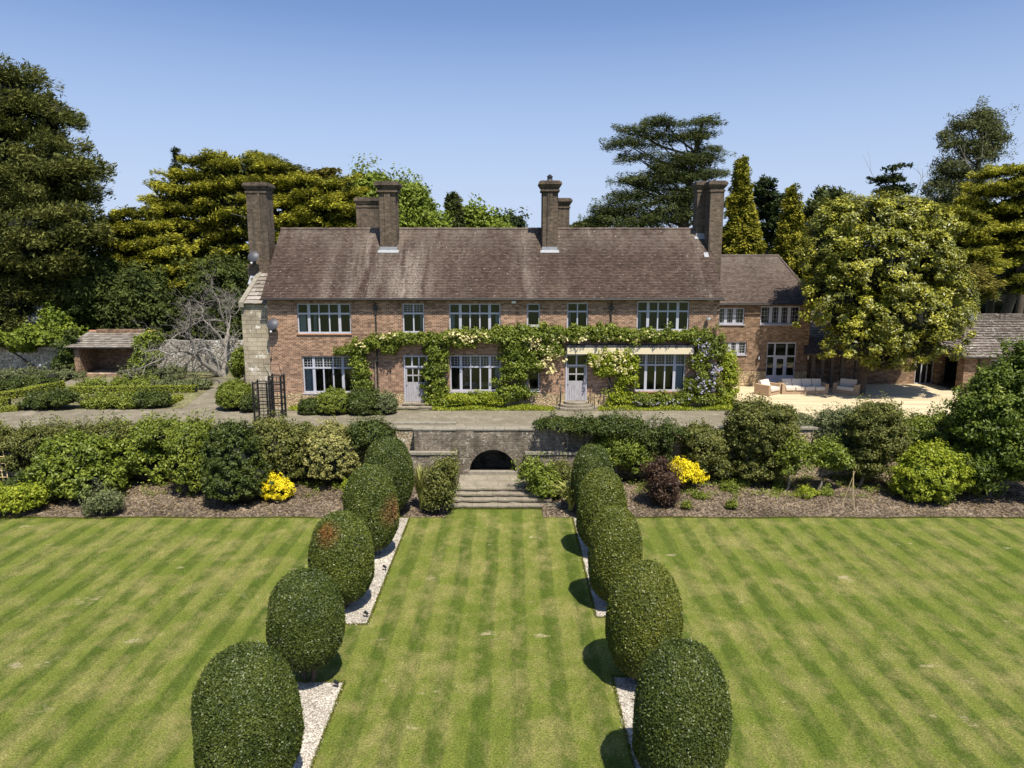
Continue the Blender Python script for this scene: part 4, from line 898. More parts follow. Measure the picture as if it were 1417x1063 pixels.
tiles(lambda t: YO-.4+t*(ry1-YO+.4), lambda t: 51-t*(51-ry1-.6), ox0-.4, oz+.03, ox0+2.0, rz1, 'slab_old', root, tw=.42, gauge=.3, th=.04, jit=.03, seed=18, axis='y', label='stone slab roof slope facing the deck')
mb = MB(); mb.tube([(ox0-.4, YO-.4, oz+.1), (ox0+2.0, ry1, rz1+.06), (ow1, ry1, rz1+.06)], .09, 6); mb.build('ridge_tiles', M['slab_old'], root)
a = P(1340, 433, 50)
tiles(lambda t: a[0]-.6, lambda t: a[0]+12, 47.5, P(1370, 448, 47.5)[2], 50.5, P(1370, 434, 50.5)[2], 'slab_old', root, tw=.4, gauge=.28, th=.04, jit=.03, seed=19)
p0 = P(1343, 439, 48.6); mb = MB(); mb.box(p0[0]-.28, p0[0]+.28, 48.3, 49.0, p0[2]-.25, p0[2]+.25); mb.build('skylight', M['white_lead'], root)
# ---- decking
root = empty('timber_deck', (20, 40, TZ), 'broad pale timber deck in front of the recessed wing and outbuilding', 'deck')
e = [G(1012, 572, TZ+.3), G(1080, 574, TZ+.3), G(1160, 577, TZ+.3), G(1250, 580, TZ+.3), G(1330, 580, TZ+.3), G(1400, 572, TZ+.3)]
pts = [(12.3, 45.5), (12.3, 39.7), (13.0, 39.7)] + [(13.0, 38.6)] + [(q[0], q[1]) for q in e[1:]] + [(31, 43.35), (ox0-.01, 43.35), (ox0-.01, 46.45), (WX1+.1, 46.45), (WX1+.1, 45.5)]
mb = MB(); mb.prism(pts, TZ, TZ+.10); mb.build('boards', M['deck'], root)
mb = MB(); q = [(p[0], p[1]-.35) for p in pts[3:9]]; st = [(13.0, 38.2)] + q[1:]
mb.prism([(a_, b_) for a_, b_ in st] + [(p[0], p[1]-.02) for p in reversed(pts[3:9])], TZ, TZ+.05); mb.build('step', M['deck'], root)
# ---- garden furniture on the deck
def sofa(name, label, cat, x0, x1, y0, y1, seats, arms=(1, 1), rot=0.0, group=None):
    cx, cy = (x0+x1)/2, (y0+y1)/2; r = empty(name, (cx, cy, TZ+.1), label, cat, group); z = TZ+.1
    mb = MB(); mb.box(x0, x1, y0, y1, z, z+.24); mb.box(x0, x1, y1-.18, y1, z+.241, z+.66)
    if arms[0]: mb.box(x0, x0+.2, y0, y1-.181, z+.241, z+.64)
    if arms[1]: mb.box(x1-.2, x1, y0, y1-.181, z+.241, z+.64)
    parts = [mb.build('frame', M['wicker'], r)]
    a, b = x0+.2*arms[0], x1-.2*arms[1]; w_ = (b-a)/seats
    for i in range(seats):
        mb = MB(); mb.box(a+i*w_+.015, a+(i+1)*w_-.015, y0-.06, y1-.35, z+.242, z+.48); o = mb.build('seat_cushion', M['cushion'], r); parts.append(o)
        mb = MB(); xa, xb = a+i*w_+.02, a+(i+1)*w_-.02
        mb.quad((xa, y1-.42, z+.48), (xb, y1-.42, z+.48), (xb, y1-.24, z+.86), (xa, y1-.24, z+.86)); mb.quad((xa, y1-.24, z+.86), (xb, y1-.24, z+.86), (xb, y1-.1, z+.84), (xa, y1-.1, z+.84))
        mb.poly([(xa, y1-.42, z+.48), (xa, y1-.24, z+.86), (xa, y1-.1, z+.84), (xa, y1-.1, z+.48)]); mb.poly([(xb, y1-.42, z+.48), (xb, y1-.24, z+.86), (xb, y1-.1, z+.84), (xb, y1-.1, z+.48)])
        parts.append(mb.build('back_cushion', M['cushion'], r))
    for o in parts[1:]:
        bv = o.modifiers.new('soft', 'BEVEL'); bv.width = .05; bv.segments = 3
    r.rotation_euler = (0, 0, rot)
    return r
def dk(u, v): return G(u, v, TZ+.1)
a, b = dk(1082, 546), dk(1146, 546)
sofa('garden_sofa', 'long wicker sofa with cream cushions on the deck', 'sofa', a[0], b[0], a[1], a[1]+.95, 4)
a, b = dk(1050, 547), dk(1080, 547)
sofa('garden_armchair', 'wicker armchair with cream cushions left of the long sofa in full sun', 'armchair', a[0], b[0], a[1]-.1, a[1]+.9, 1, rot=math.radians(38), group='wicker armchairs')
a, b = dk(1160, 546), dk(1192, 546)
sofa('garden_armchair', 'wicker armchair with cream cushions right of the long sofa in tree shade', 'armchair', a[0], b[0], a[1]-.1, a[1]+.9, 1, rot=math.radians(-40), group='wicker armchairs')
# ---- walled garden at the left
root = empty('garden_wall', (-30, 52.4, TZ), 'old rubble stone wall closing the left garden', 'wall')
def gwx(u): return P(u, 500, 52.3)[0]
rng = random.Random(5); mb = MB(); us = list(range(-140, 346, 12))
for i in range(len(us)-1):
    if us[i] > 108 and us[i] < 185: continue
    h = TZ + (1.9 if us[i] < 180 else 2.35) + rng.uniform(-.07, .07); mb.box(gwx(us[i]), gwx(us[i+1]), 52.3, 52.9, TZ, h)
mb.build('wall', M['rubble'], root)
coping(gwx(-140), gwx(100), 52.22, 52.98, TZ+1.98, TZ+2.1, 12, parent=root)
root = empty('garden_shelter', (P(145, 520, 50)[0], 50, TZ), 'small open brick shelter with a stone slab roof against the garden wall', 'shelter')
sx0, sx1 = P(103, 500, 50)[0], P(190, 500, 50)[0]; ez = P(140, 480, 49.9)[2]; rz_ = P(140, 459, 52.6)[2]
mb = MB(); mb.box(sx0, sx0+.4, 50.0, 52.6, TZ, ez); mb.box(sx1-.4, sx1, 50.3, 52.6, TZ, ez); mb.box(sx0+.4, sx1-.4, 52.3, 52.6, TZ, ez+1); mb.build('wall', M['brick_wing'], root)
mb = MB(); mb.box(sx0+.4, sx1-.4, 50.0, 52.3, TZ, TZ+.2); mb.build('floor', M['brick'], root)
mb = MB(); mb.box(sx0-.1, sx1+.1, 49.95, 50.12, ez-.16, ez+.02); mb.build('beam', M['oak'], root)
tiles(lambda t: sx0-.5+t*.2, lambda t: sx1+.15, 49.65, ez-.02, 52.7, rz_, 'slab', root, tw=.42, gauge=.33, th=.05, jit=.03, seed=22)
mb = MB(); mb.tube([(sx0-.3, 52.7, rz_+.02), (sx1+.15, 52.7, rz_+.02)], .1, 6); mb.build('ridge_tiles', M['rust'], root)
# clipped box edging in the rose garden
M['box'] = foliage('box_leaves', (0.075, 0.105, 0.016), (0.17, 0.21, 0.030), (0.28, 0.32, 0.06), big=.15)
def hedge(label, pts, w_, h, seed):
    rng = np.random.default_rng(seed); p = [np.array(G(u, v, TZ)) for u, v in pts]; Q = []; K = []; ev = []; ef = []; o = 0
    root = empty('box_hedge', tuple(p[0]), label, 'hedge', 'low clipped box hedges')
    mb = MB()
    for a, b in zip(p[:-1], p[1:]):
        d = b-a; Ln = np.linalg.norm(d); d = d/Ln; s = np.cross((0, 0, 1), d); n = int(Ln*900)
        t = rng.random(n)*Ln; f = rng.random(n); side = np.where(f < .42, 0, np.where(f < .72, 1, -1))
        lat = np.where(side == 0, rng.uniform(-1, 1, n)*w_/2, side*w_/2); zz = np.where(side == 0, h, rng.random(n)*h)
        c = a + t[:, None]*d + lat[:, None]*s + zz[:, None]*np.array([0, 0, 1]) + .02*rng.standard_normal((n, 3))
        nr = np.where((side == 0)[:, None], np.array([0, 0, 1.]), side[:, None]*s) + .6*rng.standard_normal((n, 3))
        Q.append(leafquads(c, nr, rng.standard_normal((n, 3)), rng.uniform(.03, .055, n), rng.uniform(.02, .035, n))); K.append(rng.random(n))
        q = [a+s*w_*.46, b+s*w_*.46, b-s*w_*.46, a-s*w_*.46]; mb.prism([(x[0], x[1]) for x in q], TZ, TZ+h*.96)
    quads_mesh('foliage', np.concatenate(Q), np.concatenate(K), M['box'], parent=root); mb.build('stems', M['core'], root)  # stems here is one solid block, inner shade painted as near-black
hedge('low clipped hedge running along the far side of the near rose bed', ((97, 545), (272, 543)), .5, .42, 1)
hedge('low clipped hedge slanting across the left of the rose garden', ((-40, 560), (20, 551), (86, 537)), .6, .45, 2)
hedge('short low clipped hedge at the far left edge beside the terrace', ((-50, 566), (14, 562)), .6, .45, 3)
hedge('short low clipped hedge at the right tip of the near rose bed', ((228, 563), (248, 553)), .5, .3, 4)
hedge('low clipped hedge along the terrace side of the left corner', ((-40, 573), (26, 568)), .6, .25, 5)
# metal obelisks on the terrace
def obelisk(u0, u1, vb, vt, label, seed, extra=False):
    a, b = G(u0, vb, TZ), G(u1, vb, TZ); Y = a[1]; zt = P(u0, vt, Y)[2]; w_ = b[0]-a[0]
    r = empty('garden_obelisk', ((a[0]+b[0])/2, Y+w_/2, TZ), label, 'plant frame', 'black metal plant frames'); th = .038
    for (x, y) in ((a[0], Y), (b[0], Y), (b[0], Y+w_), (a[0], Y+w_)):
        mb = MB(); mb.box(x-th, x+th, y-th, y+th, TZ, zt); mb.build('post', M['black_iron'], r)
        mb = MB(); mb.tube([(x, y, zt), (x, y, zt+.05), (x, y, zt+.1)], [.02, .045, .01], 6); mb.build('finial', M['black_iron'], r)
    n = 6
    for i in range(1, n+1):
        z = TZ+(zt-TZ)*i/n-.03; mb = MB()
        for (x0, y0, x1, y1) in ((a[0], Y, b[0], Y), (b[0], Y, b[0], Y+w_), (b[0], Y+w_, a[0], Y+w_), (a[0], Y+w_, a[0], Y)): mb.bar((x0, y0, z), (x1, y1, z), .026)
        mb.build('ring', M['black_iron'], r)
    mb = MB()
    for f in (.33, .67): mb.bar((a[0]+w_*f, Y, TZ+.1), (a[0]+w_*f, Y, zt-.03), .012); mb.bar((a[0], Y+w_*f, TZ+.1), (a[0], Y+w_*f, zt-.03), .012); mb.bar((b[0], Y+w_*f, TZ+.1), (b[0], Y+w_*f, zt-.03), .012)
    mb.build('bars', M['black_iron'], r)
    if extra:
        mb = MB(); q = [(a[0]-.2, Y+w_, zt), (a[0]-.45, Y+w_, zt+.55), (a[0]+.35, Y+w_, zt+.55), (a[0]+.5, Y+w_, zt)]; mb.tube(q, .02, 5); mb.build('arch_top', M['black_iron'], r)
obelisk(353, 372, 587, 530, 'black square metal plant frame nearest the terrace edge', 1)
obelisk(375, 391, 580, 521, 'black square metal plant frame nearer the house with an arched top piece', 2, True)
# wooden trellis at the far left of the border
r = empty('wooden_trellis', tuple(G(-5, 672, .2)), 'weathered wooden trellis at the far left edge among shrubs', 'trellis')
mb = MB()
for i in range(4): a = P(-14+i*7, 625, 32.5-.0*i); mb.bar((a[0], 32.5, .2), (a[0]-.4, 32.9, a[2]), .025)
mb.build('upright', M['cane'], r); mb = MB()
for i in range(5): z = .5+i*.32; xa = P(-20, 640, 32.5)[0]; mb.bar((xa-.1-i*.07, 32.48+i*.06, z), (xa+1.0-i*.07, 32.48+i*.06, z), .02)
mb.build('slat', M['cane'], r)
# cane tripod in the right bed
t = P(1181, 655, 30.4); r = empty('cane_tripod', (t[0], 30.4, .1), 'pale bamboo cane tripod standing in the right flower bed', 'plant support')
for q, (dx, dy) in enumerate(((-.35, .15), (0.02, -.3), (.15, .2))):
    mb = MB(); mb.bar((t[0]+dx, 30.4+dy, .03), (t[0]-dx*.15, 30.4-dy*.1, t[2]+.1), .016, 5); mb.build('cane', M['cane'], r)
# garden spotlights in the gravel
for i, (x, y) in enumerate(((-4.55, 13.4), (-4.56, 16.9), (-4.53, 20.6), (-4.55, 24.0))):
    r = empty('ground_spotlight', (x, y, 0), ['small black spotlight in the gravel beside the nearest left clipped bush', 'small black spotlight in the gravel beside the second nearest left clipped bush', 'small black spotlight on the gravel corner beside the middle left clipped bush', 'small black spotlight in the gravel beside the fourth clipped bush on the left'][i], 'spotlight', 'black spotlights in the gravel')
    mb = MB(); mb.bar((x, y, 0), (x, y, .14), .012); mb.build('spike', M['black_iron'], r)
    mb = MB(); mb.tube([(x+.04, y, .12), (x-.08, y, .2)], [.04, .05], 8); mb.build('lamp_head', M['black_iron'], r)
# ================================================================ PLANTS
M['topiary'] = foliage('topiary_leaves', (0.018, 0.031, 0.007), (0.044, 0.066, 0.013), (0.098, 0.122, 0.030), rough=0.48, spec=0.4, big=.12, trans=.10, gloss=True)
M['topiary_olive'] = foliage('topiary_olive_leaves', (0.034, 0.050, 0.009), (0.075, 0.098, 0.016), (0.15, 0.165, 0.035), rough=0.48, spec=0.4, big=.12, trans=.10, gloss=True)
M['topiary_red'] = foliage('topiary_red_patch', (0.028, 0.044, 0.009), (0.060, 0.085, 0.015), (0.14, 0.16, 0.035), rough=0.48, spec=0.4, big=.12, trans=.10, gloss=True, spots=((-5.75, 20.45, 2.85, .6, (0.30, 0.06, 0.02)),))
M['topiary_brown'] = foliage('topiary_brown_patch', (0.024, 0.040, 0.008), (0.055, 0.080, 0.014), (0.13, 0.15, 0.035), rough=0.48, spec=0.4, big=.12, trans=.10, gloss=True, spots=((-4.35, 25.0, 1.9, .75, (0.34, 0.14, 0.07)),))
def topiary(x, y, R, H, mat, n, leaf, label, seed, z0=0.25, pw_=2.4):
    rng = np.random.default_rng(seed); root = empty('topiary_bush', (x, y, 0), label, 'topiary', 'clipped egg shaped bushes flanking the middle lawn')
    zc = z0+(H-z0)*0.44; up = H-zc; dn = zc-z0
    ph = np.arccos(rng.uniform(-1, 1, n)); th = rng.uniform(0, 2*np.pi, n)
    def sp(c, e): return np.sign(c)*np.abs(c)**e
    e = 0.86
    lump = 1 + 0.028*np.sin(3*th+seed) * np.sin(2*ph*2+seed) + 0.018*np.sin(7*th+2*ph*3+seed*2) + 0.012*np.sin(13*th+seed*3)*np.sin(11*ph+seed)
    rr = sp(np.sin(ph), e)*lump; zz = sp(np.cos(ph), e)
    d = 1 + rng.normal(0, .012, n) - 0.04*rng.random(n)**3
    stick = rng.random(n) < .025; d = np.where(stick, d+.055*rng.random(n), d)
    c = np.stack([x+R*rr*np.cos(th)*d, y+R*rr*np.sin(th)*d, zc+np.where(zz > 0, up, dn)*zz*d], -1)
    nr = unit(np.stack([np.sin(ph)*np.cos(th)/R, np.sin(ph)*np.sin(th)/R, np.cos(ph)/np.where(zz > 0, up, dn)], -1)) + .75*rng.standard_normal((n, 3))
    s = leaf*rng.uniform(.6, 1.35, n); V = leafquads(c, nr, rng.standard_normal((n, 3)), s, s*.6)
    ps = np.sin(c[:, 0]*5+seed)*np.sin(c[:, 1]*4.3)*np.sin(c[:, 2]*4.7+seed*3)
    k = np.clip(rng.random(n)*.75 + .12 + .16*ps, 0, 1)
    ev, ef, em = core_mesh([(0, 0, 0, 1, 1, 1)], 1.0, np.random.default_rng(1), 28, 18)
    u_ = unit(ev); T = np.arctan2(u_[:, 1], u_[:, 0]); Ph = np.arccos(np.clip(u_[:, 2], -1, 1)); zz = sp(np.cos(Ph), e); q = sp(np.sin(Ph), e)*R*.93
    ev = np.stack([x+q*np.cos(T), y+q*np.sin(T), zc+np.where(zz > 0, up, dn)*zz*.93], -1)
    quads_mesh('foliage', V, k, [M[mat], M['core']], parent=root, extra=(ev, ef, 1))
    mb = MB()
    for i in range(4):
        a = rng.uniform(0, 6.28); mb.tube([(x+.12*math.cos(a), y+.12*math.sin(a), -.02), (x+.3*math.cos(a), y+.3*math.sin(a), z0+.5)], [.06, .04], 6)
    mb.build('trunk', M['bark'], root)
LX, RX = -5.38, 3.42
topiary(LX-.02, 13.1, 1.031, 3.3, 'topiary', 120000, 0.0235, 'nearest clipped egg shaped bush in the left row beside the white gravel, darkest green', 1)
topiary(LX, 17.2, 0.955, 3.05, 'topiary', 95000, 0.026, 'second nearest clipped bush in the left row, its bare stem shading the gravel end', 2, z0=.5)
topiary(LX-.03, 21.3, 0.993, 3.15, 'topiary_red', 70000, 0.029, 'clipped bush in the left row with a rusty red patch near its top', 3)
topiary(LX+.1, 25.4, 0.993, 3.5, 'topiary_brown', 55000, 0.032, 'clipped bush in the left row with a brown patch low on its right side', 4)
topiary(LX+.03, 29.6, 1.050, 3.5, 'topiary', 45000, 0.036, 'farthest clipped bush in the left row, beside the steps', 5)
topiary(RX+.03, 13.1, 0.955, 3.4, 'topiary', 120000, 0.0235, 'nearest clipped egg shaped bush in the right row, dull dark green', 6)
topiary(RX+.02, 17.2, 0.965, 3.3, 'topiary_olive', 95000, 0.026, 'second nearest clipped bush in the right row with an olive top', 7)
topiary(RX-.15, 21.3, 0.840, 3.35, 'topiary_olive', 70000, 0.029, 'middle clipped bush of the right row, slim and olive green', 8)
topiary(RX-.07, 25.4, 0.917, 3.35, 'topiary_olive', 55000, 0.032, 'fourth clipped bush of the right row, between the slim one and the farthest', 9)
topiary(RX+.05, 29.5, 0.888, 3.2, 'topiary', 45000, 0.036, 'farthest clipped bush in the right row, greyish green beside the strappy plant', 10)

# ---- leaf materials of trees
M['cypress_dark'] = foliage('dark_conifer', (0.022, 0.032, 0.012), (0.066, 0.082, 0.030), (0.155, 0.168, 0.062), rough=.7, spec=.15, big=.25, bigscale=.35)
M['cypress_gold'] = foliage('golden_conifer', (0.018, 0.026, 0.007), (0.096, 0.110, 0.020), (0.34, 0.345, 0.055), rough=.65, spec=.15, big=.35, bigscale=.35)
M['cypress_goldbrown'] = foliage('golden_brown_conifer', (0.035, 0.035, 0.014), (0.105, 0.10, 0.03), (0.24, 0.22, 0.06), rough=.7, spec=.15, big=.3, bigscale=.5)
M['lawson'] = foliage('yellow_cypress', (0.030, 0.040, 0.007), (0.12, 0.13, 0.018), (0.31, 0.30, 0.05), rough=.65, spec=.15, big=.2, bigscale=.5)
M['cedar'] = foliage('cedar_needles', (0.018, 0.030, 0.014), (0.055, 0.075, 0.033), (0.12, 0.14, 0.065), rough=.7, spec=.15, big=.2, bigscale=.4)
M['spruce'] = foliage('spruce_needles', (0.008, 0.016, 0.009), (0.022, 0.036, 0.017), (0.05, 0.07, 0.03), rough=.7, spec=.15, big=.15)
M['yew'] = foliage('yew_needles', (0.015, 0.024, 0.008), (0.044, 0.064, 0.018), (0.10, 0.125, 0.038), rough=.7, spec=.2, big=.25, bigscale=.5)
M['decid'] = foliage('spring_leaves', (0.055, 0.085, 0.014), (0.125, 0.18, 0.025), (0.24, 0.30, 0.055), rough=.6, big=.2, trans=.3)
M['magnolia'] = foliage('glossy_yellow_green_leaves', (0.018, 0.027, 0.005), (0.145, 0.162, 0.016), (0.42, 0.42, 0.070), rough=.46, spec=.45, big=.22, bigscale=.8, trans=.12, gloss=True)
M['pine'] = foliage('pine_needles', (0.025, 0.035, 0.018), (0.070, 0.085, 0.045), (0.14, 0.15, 0.08), rough=.7, spec=.15, big=.15)
M['deadwood'] = foliage('grey_dead_twigs', (0.10, 0.085, 0.07), (0.17, 0.15, 0.125), (0.27, 0.24, 0.2), rough=.9, spec=.1, big=.1, trans=0)
CON = 'conifers behind the house and garden'
# huge cypress at the far left
tree('cypress_tree', 'huge dark green cypress towering over the left garden wall', 'tree', 60, 10,
     [(10, 140, 58, 46), (66, 160, 36, 38), (-10, 230, 90, 90), (65, 240, 60, 52, -2), (98, 236, 34, 28, -3), (-30, 330, 95, 80), (50, 325, 74, 62, -4), (92, 325, 42, 48, -5), (-40, 130, 60, 60), (20, 420, 85, 62, -3), (-50, 430, 80, 70), (-70, 250, 70, 120), (100, 400, 40, 48, -3)],
     'cypress_dark', 260000, .19, 'pads', trunk=1.1, z0=TZ, seed=11, core=.62, L_=3.3, W_=1.3, T_=.28, per=230, droop=.2, rise=.18, asp=.28, group=CON, shell=(.75, 1.08), tip=.45, tier=2.3, fill_=.03)
# golden cypresses
tree('golden_cypress', 'golden green tiered cypress behind the bare tree, left of the chimney', 'tree', 64, 300,
     [(300, 245, 50, 28), (335, 235, 30, 24), (265, 270, 55, 32), (320, 290, 65, 40), (250, 320, 60, 42), (330, 350, 50, 45), (270, 375, 60, 40), (285, 225, 26, 14), (230, 290, 26, 22)],
     'cypress_gold', 120000, .17, 'pads', trunk=.6, z0=TZ, seed=12, core=.55, L_=2.8, W_=1.1, T_=.14, per=200, droop=.15, rise=.22, asp=.27, group=CON, shell=(.7, 1.05), tip=.65, tier=1.7, fill_=.03)
tree('golden_cypress', 'lower golden cypress leaning over the left garden near the big dark one', 'tree', 60, 190,
     [(190, 315, 42, 30), (170, 340, 45, 34), (215, 350, 45, 40), (180, 385, 55, 36), (235, 390, 45, 40), (160, 305, 18, 12)],
     'cypress_gold', 75000, .17, 'pads', trunk=.5, z0=TZ, seed=13, core=.55, L_=2.5, W_=1.0, T_=.14, per=200, droop=.15, rise=.15, asp=.27, group=CON, shell=(.7, 1.05), tip=.6, tier=1.6, fill_=.03)
tree('golden_cypress', 'golden cypress rising behind the roof between the two left stacks', 'tree', 66, 425,
     [(385, 250, 34, 26), (360, 228, 24, 16), (420, 270, 45, 30), (450, 290, 50, 32), (395, 310, 50, 30), (470, 262, 26, 18), (485, 300, 26, 26), (430, 340, 60, 30)],
     'cypress_gold', 100000, .17, 'pads', trunk=.5, z0=TZ, seed=14, core=.5, L_=2.6, W_=1.1, T_=.13, per=200, droop=.12, rise=.18, asp=.27, group=CON, shell=(.7, 1.05), tip=.62, tier=1.5, fill_=.03)
tree('cypress_tree', 'greyish brown green cypress top between golden ones above the left roof end', 'tree', 70, 400,
     [(395, 240, 26, 16), (365, 255, 35, 25), (425, 252, 24, 12), (455, 245, 16, 12)], 'cypress_goldbrown', 14000, .22, 'pads', trunk=.4, z0=TZ, seed=15, L_=2.2, W_=.8, T_=.14, per=140, asp=.4, group=CON, tip=.4)
def spire(label, Y, u, vt, vb, ru, mat, n, leaf, seed, name='spruce_tree', **kw):
    bl = []; m = 9
    for i in range(m): t = (i+.5)/m; bl.append((u, vt+(vb-vt)*t, ru*(t**.8)*1.0+.6, (vb-vt)/m*.75))
    return tree(name, label, 'tree', Y, u, bl, mat, n, leaf, 'pads', trunk=.25, z0=TZ, seed=seed, group=CON, **kw)
spire('dark pointed spruce tip standing above the golden cypress at the left', 72, 243, 206, 275, 12, 'spruce', 5000, .16, 21, L_=.8, W_=.3, T_=.12, per=70, rise=.35, asp=.25)
spire('thin dark conifer tip right of the left chimney, above the golden cypresses', 78, 449, 231, 262, 6, 'spruce', 2000, .22, 22, L_=.6, W_=.25, T_=.12, per=70, rise=.1, asp=.3)
spire('small dark cone shaped conifer seen over the middle of the roof', 85, 627, 268, 330, 19, 'cedar', 9000, .25, 23, core=.6, L_=1.6, W_=.7, T_=.2, per=90, rise=.3, asp=.4)
spire('tall golden cone shaped cypress right of the end chimneys', 58, 1025, 226, 410, 42, 'lawson', 60000, .135, 24, name='golden_cypress', core=.72, L_=1.0, W_=.5, T_=.15, per=110, rise=-.25, droop=.5, asp=.45, shell=(.8, 1.05), tip=.55)
spire('smaller golden cone shaped cypress behind the wing roof', 60, 1096, 261, 410, 38, 'lawson', 46000, .135, 25, name='golden_cypress', core=.72, L_=1.0, W_=.5, T_=.15, per=110, rise=-.25, droop=.5, asp=.45, shell=(.8, 1.05), tip=.6)
tree('cedar_tree', 'dark fir between the two golden cone shaped trees', 'tree', 66, 1064, [(1060, 270, 16, 24), (1062, 310, 22, 34), (1072, 276, 14, 10)], 'spruce', 8000, .22, 'pads', trunk=.3, z0=TZ, seed=26, L_=1.6, W_=.6, T_=.12, per=80, asp=.3, group=CON)
# spring green trees over the roof
BR = 'broadleaved trees behind the roof'
tree('oak_tree', 'pale green spring tree behind the tall left ribbed stack', 'tree', 80, 515, [(515, 262, 26, 20), (505, 285, 36, 24), (530, 290, 30, 26), (520, 320, 45, 24)], 'decid', 16000, .22, 'clump', trunk=.4, z0=TZ, seed=31, core=.5, clump=1.0, per=60, group=BR)
tree('oak_tree', 'mid green leafy tree right of the tall left ribbed stack', 'tree', 78, 565, [(563, 280, 26, 20), (580, 300, 20, 20), (560, 310, 36, 20), (590, 318, 12, 12)], 'decid', 16000, .2, 'clump', trunk=.4, z0=TZ, seed=32, core=.5, clump=1.0, per=60, group=BR)
tree('oak_tree', 'rounded yellow green tree right of the small dark cone conifer', 'tree', 90, 655, [(652, 305, 15, 16), (668, 318, 22, 14), (680, 320, 24, 10)], 'decid', 9000, .24, 'clump', trunk=.4, z0=TZ, seed=33, core=.6, clump=.9, per=60, group=BR)
tree('oak_tree', 'small dark domed tree at the right of the tree line over the middle roof', 'tree', 95, 700, [(702, 314, 22, 11), (690, 322, 24, 10)], 'spruce', 6000, .26, 'clump', trunk=.4, z0=TZ, seed=34, core=.6, clump=.9, per=60, group=BR)
tree('oak_tree', 'pale cream green bush top just over the ridge left of the dark cone conifer', 'tree', 75, 605, [(605, 318, 15, 8)], 'decid', 2500, .2, 'clump', trunk=.2, z0=TZ, seed=35, core=.6, clump=.6, per=60, group=BR)
# great cedar
tree('cedar_tree', 'great flat topped cedar rising behind the right half of the roof', 'tree', 66, 918,
     [(875, 176, 26, 8), (860, 196, 22, 9), (920, 170, 34, 9), (900, 190, 34, 12), (972, 168, 26, 8), (955, 185, 34, 10), (985, 210, 22, 12), (955, 220, 40, 12), (870, 215, 18, 8), (905, 215, 22, 12), (980, 235, 26, 9), (935, 245, 46, 12), (890, 250, 40, 12),
      (860, 242, 18, 6), (950, 268, 48, 12), (880, 275, 44, 13), (850, 290, 34, 10), (930, 292, 56, 14), (830, 303, 22, 7), (880, 305, 60, 10), (985, 280, 20, 10), (920, 232, 30, 10)],
     'cedar', 90000, .125, 'pads', trunk=.75, z0=TZ, seed=41, L_=2.3, W_=1.1, T_=.13, per=150, droop=.1, rise=.08, asp=.26, group=CON, shell=(.35, 1.05), tip=.3, fy=.5)
tree('cedar_tree', 'low dark cedar branches left of the great cedar, just above the ridge', 'tree', 72, 815, [(815, 310, 26, 6), (800, 316, 22, 5)], 'cedar', 4000, .22, 'pads', trunk=.2, z0=TZ, seed=42, L_=1.5, W_=.7, T_=.12, per=80, group=CON)
# right background
tree('cypress_tree', 'dark ragged cypress top behind the left of the glossy evergreen', 'tree', 66, 1150, [(1150, 275, 24, 14), (1140, 295, 30, 20), (1170, 300, 28, 20), (1150, 330, 45, 30)], 'cedar', 16000, .22, 'pads', trunk=.4, z0=TZ, seed=43, core=.5, L_=1.9, W_=.8, T_=.2, per=110, rise=.45, asp=.35, group=CON, tip=.4)
tree('cedar_tree', 'small dark layered cedar top standing above the glossy evergreen', 'tree', 68, 1236, [(1236, 232, 15, 6), (1230, 246, 20, 6), (1240, 262, 26, 8), (1235, 280, 30, 10), (1240, 300, 34, 14)], 'spruce', 10000, .2, 'pads', trunk=.25, z0=TZ, seed=44, L_=1.7, W_=.7, T_=.1, per=90, asp=.3, group=CON, tip=.3)
tree('pine_tree', 'tall thin crowned pine with an open grey green top at the right', 'tree', 74, 1335,
     [(1360, 165, 24, 11), (1345, 180, 34, 11), (1375, 195, 20, 10), (1325, 205, 28, 12), (1360, 215, 32, 13), (1318, 235, 28, 12), (1345, 250, 32, 14), (1300, 262, 22, 12), (1330, 280, 40, 14), (1378, 178, 12, 8), (1310, 190, 12, 5)],
     'pine', 30000, .17, 'clump', trunk=.42, z0=TZ, seed=45, clump=.75, per=55, group=CON, asp=.25, shell=(.3, 1.05), up=.2)
tree('golden_cypress', 'spreading golden green cypress at the far right behind the outbuilding', 'tree', 62, 1385,
     [(1395, 245, 40, 20), (1410, 285, 50, 24), (1360, 275, 24, 16), (1385, 320, 45, 18), (1425, 330, 50, 30), (1380, 355, 40, 14), (1430, 385, 45, 18), (1450, 270, 50, 50), (1350, 375, 22, 9)],
     'cypress_gold', 95000, .17, 'pads', trunk=.45, z0=TZ, seed=46, L_=2.5, W_=1.1, T_=.12, per=180, droop=.1, rise=.12, asp=.27, group=CON, shell=(.4, 1.05), tip=.6, tier=1.8, fill_=.03)
tree('golden_cypress', 'golden cypress between the glossy evergreen and the outbuilding roof', 'tree', 60, 1330,
     [(1305, 305, 36, 22), (1340, 320, 30, 20), (1320, 350, 40, 24), (1345, 365, 34, 16), (1300, 345, 30, 30)],
     'cypress_gold', 60000, .17, 'pads', trunk=.45, z0=TZ, seed=47, core=.4, L_=2.3, W_=1.0, T_=.12, per=180, droop=.1, rise=.12, asp=.27, group=CON, shell=(.6, 1.05), tip=.6, tier=1.5, fill_=.03)
tree('cypress_tree', 'dull brown green cypress with grey dead twigs right of the glossy evergreen', 'tree', 58, 1335,
     [(1330, 385, 34, 22), (1355, 395, 26, 14), (1325, 410, 24, 24)], 'cypress_goldbrown', 12000, .2, 'pads', trunk=.35, z0=TZ, seed=48, L_=1.8, W_=.8, T_=.15, per=90, group=CON, tip=.25)
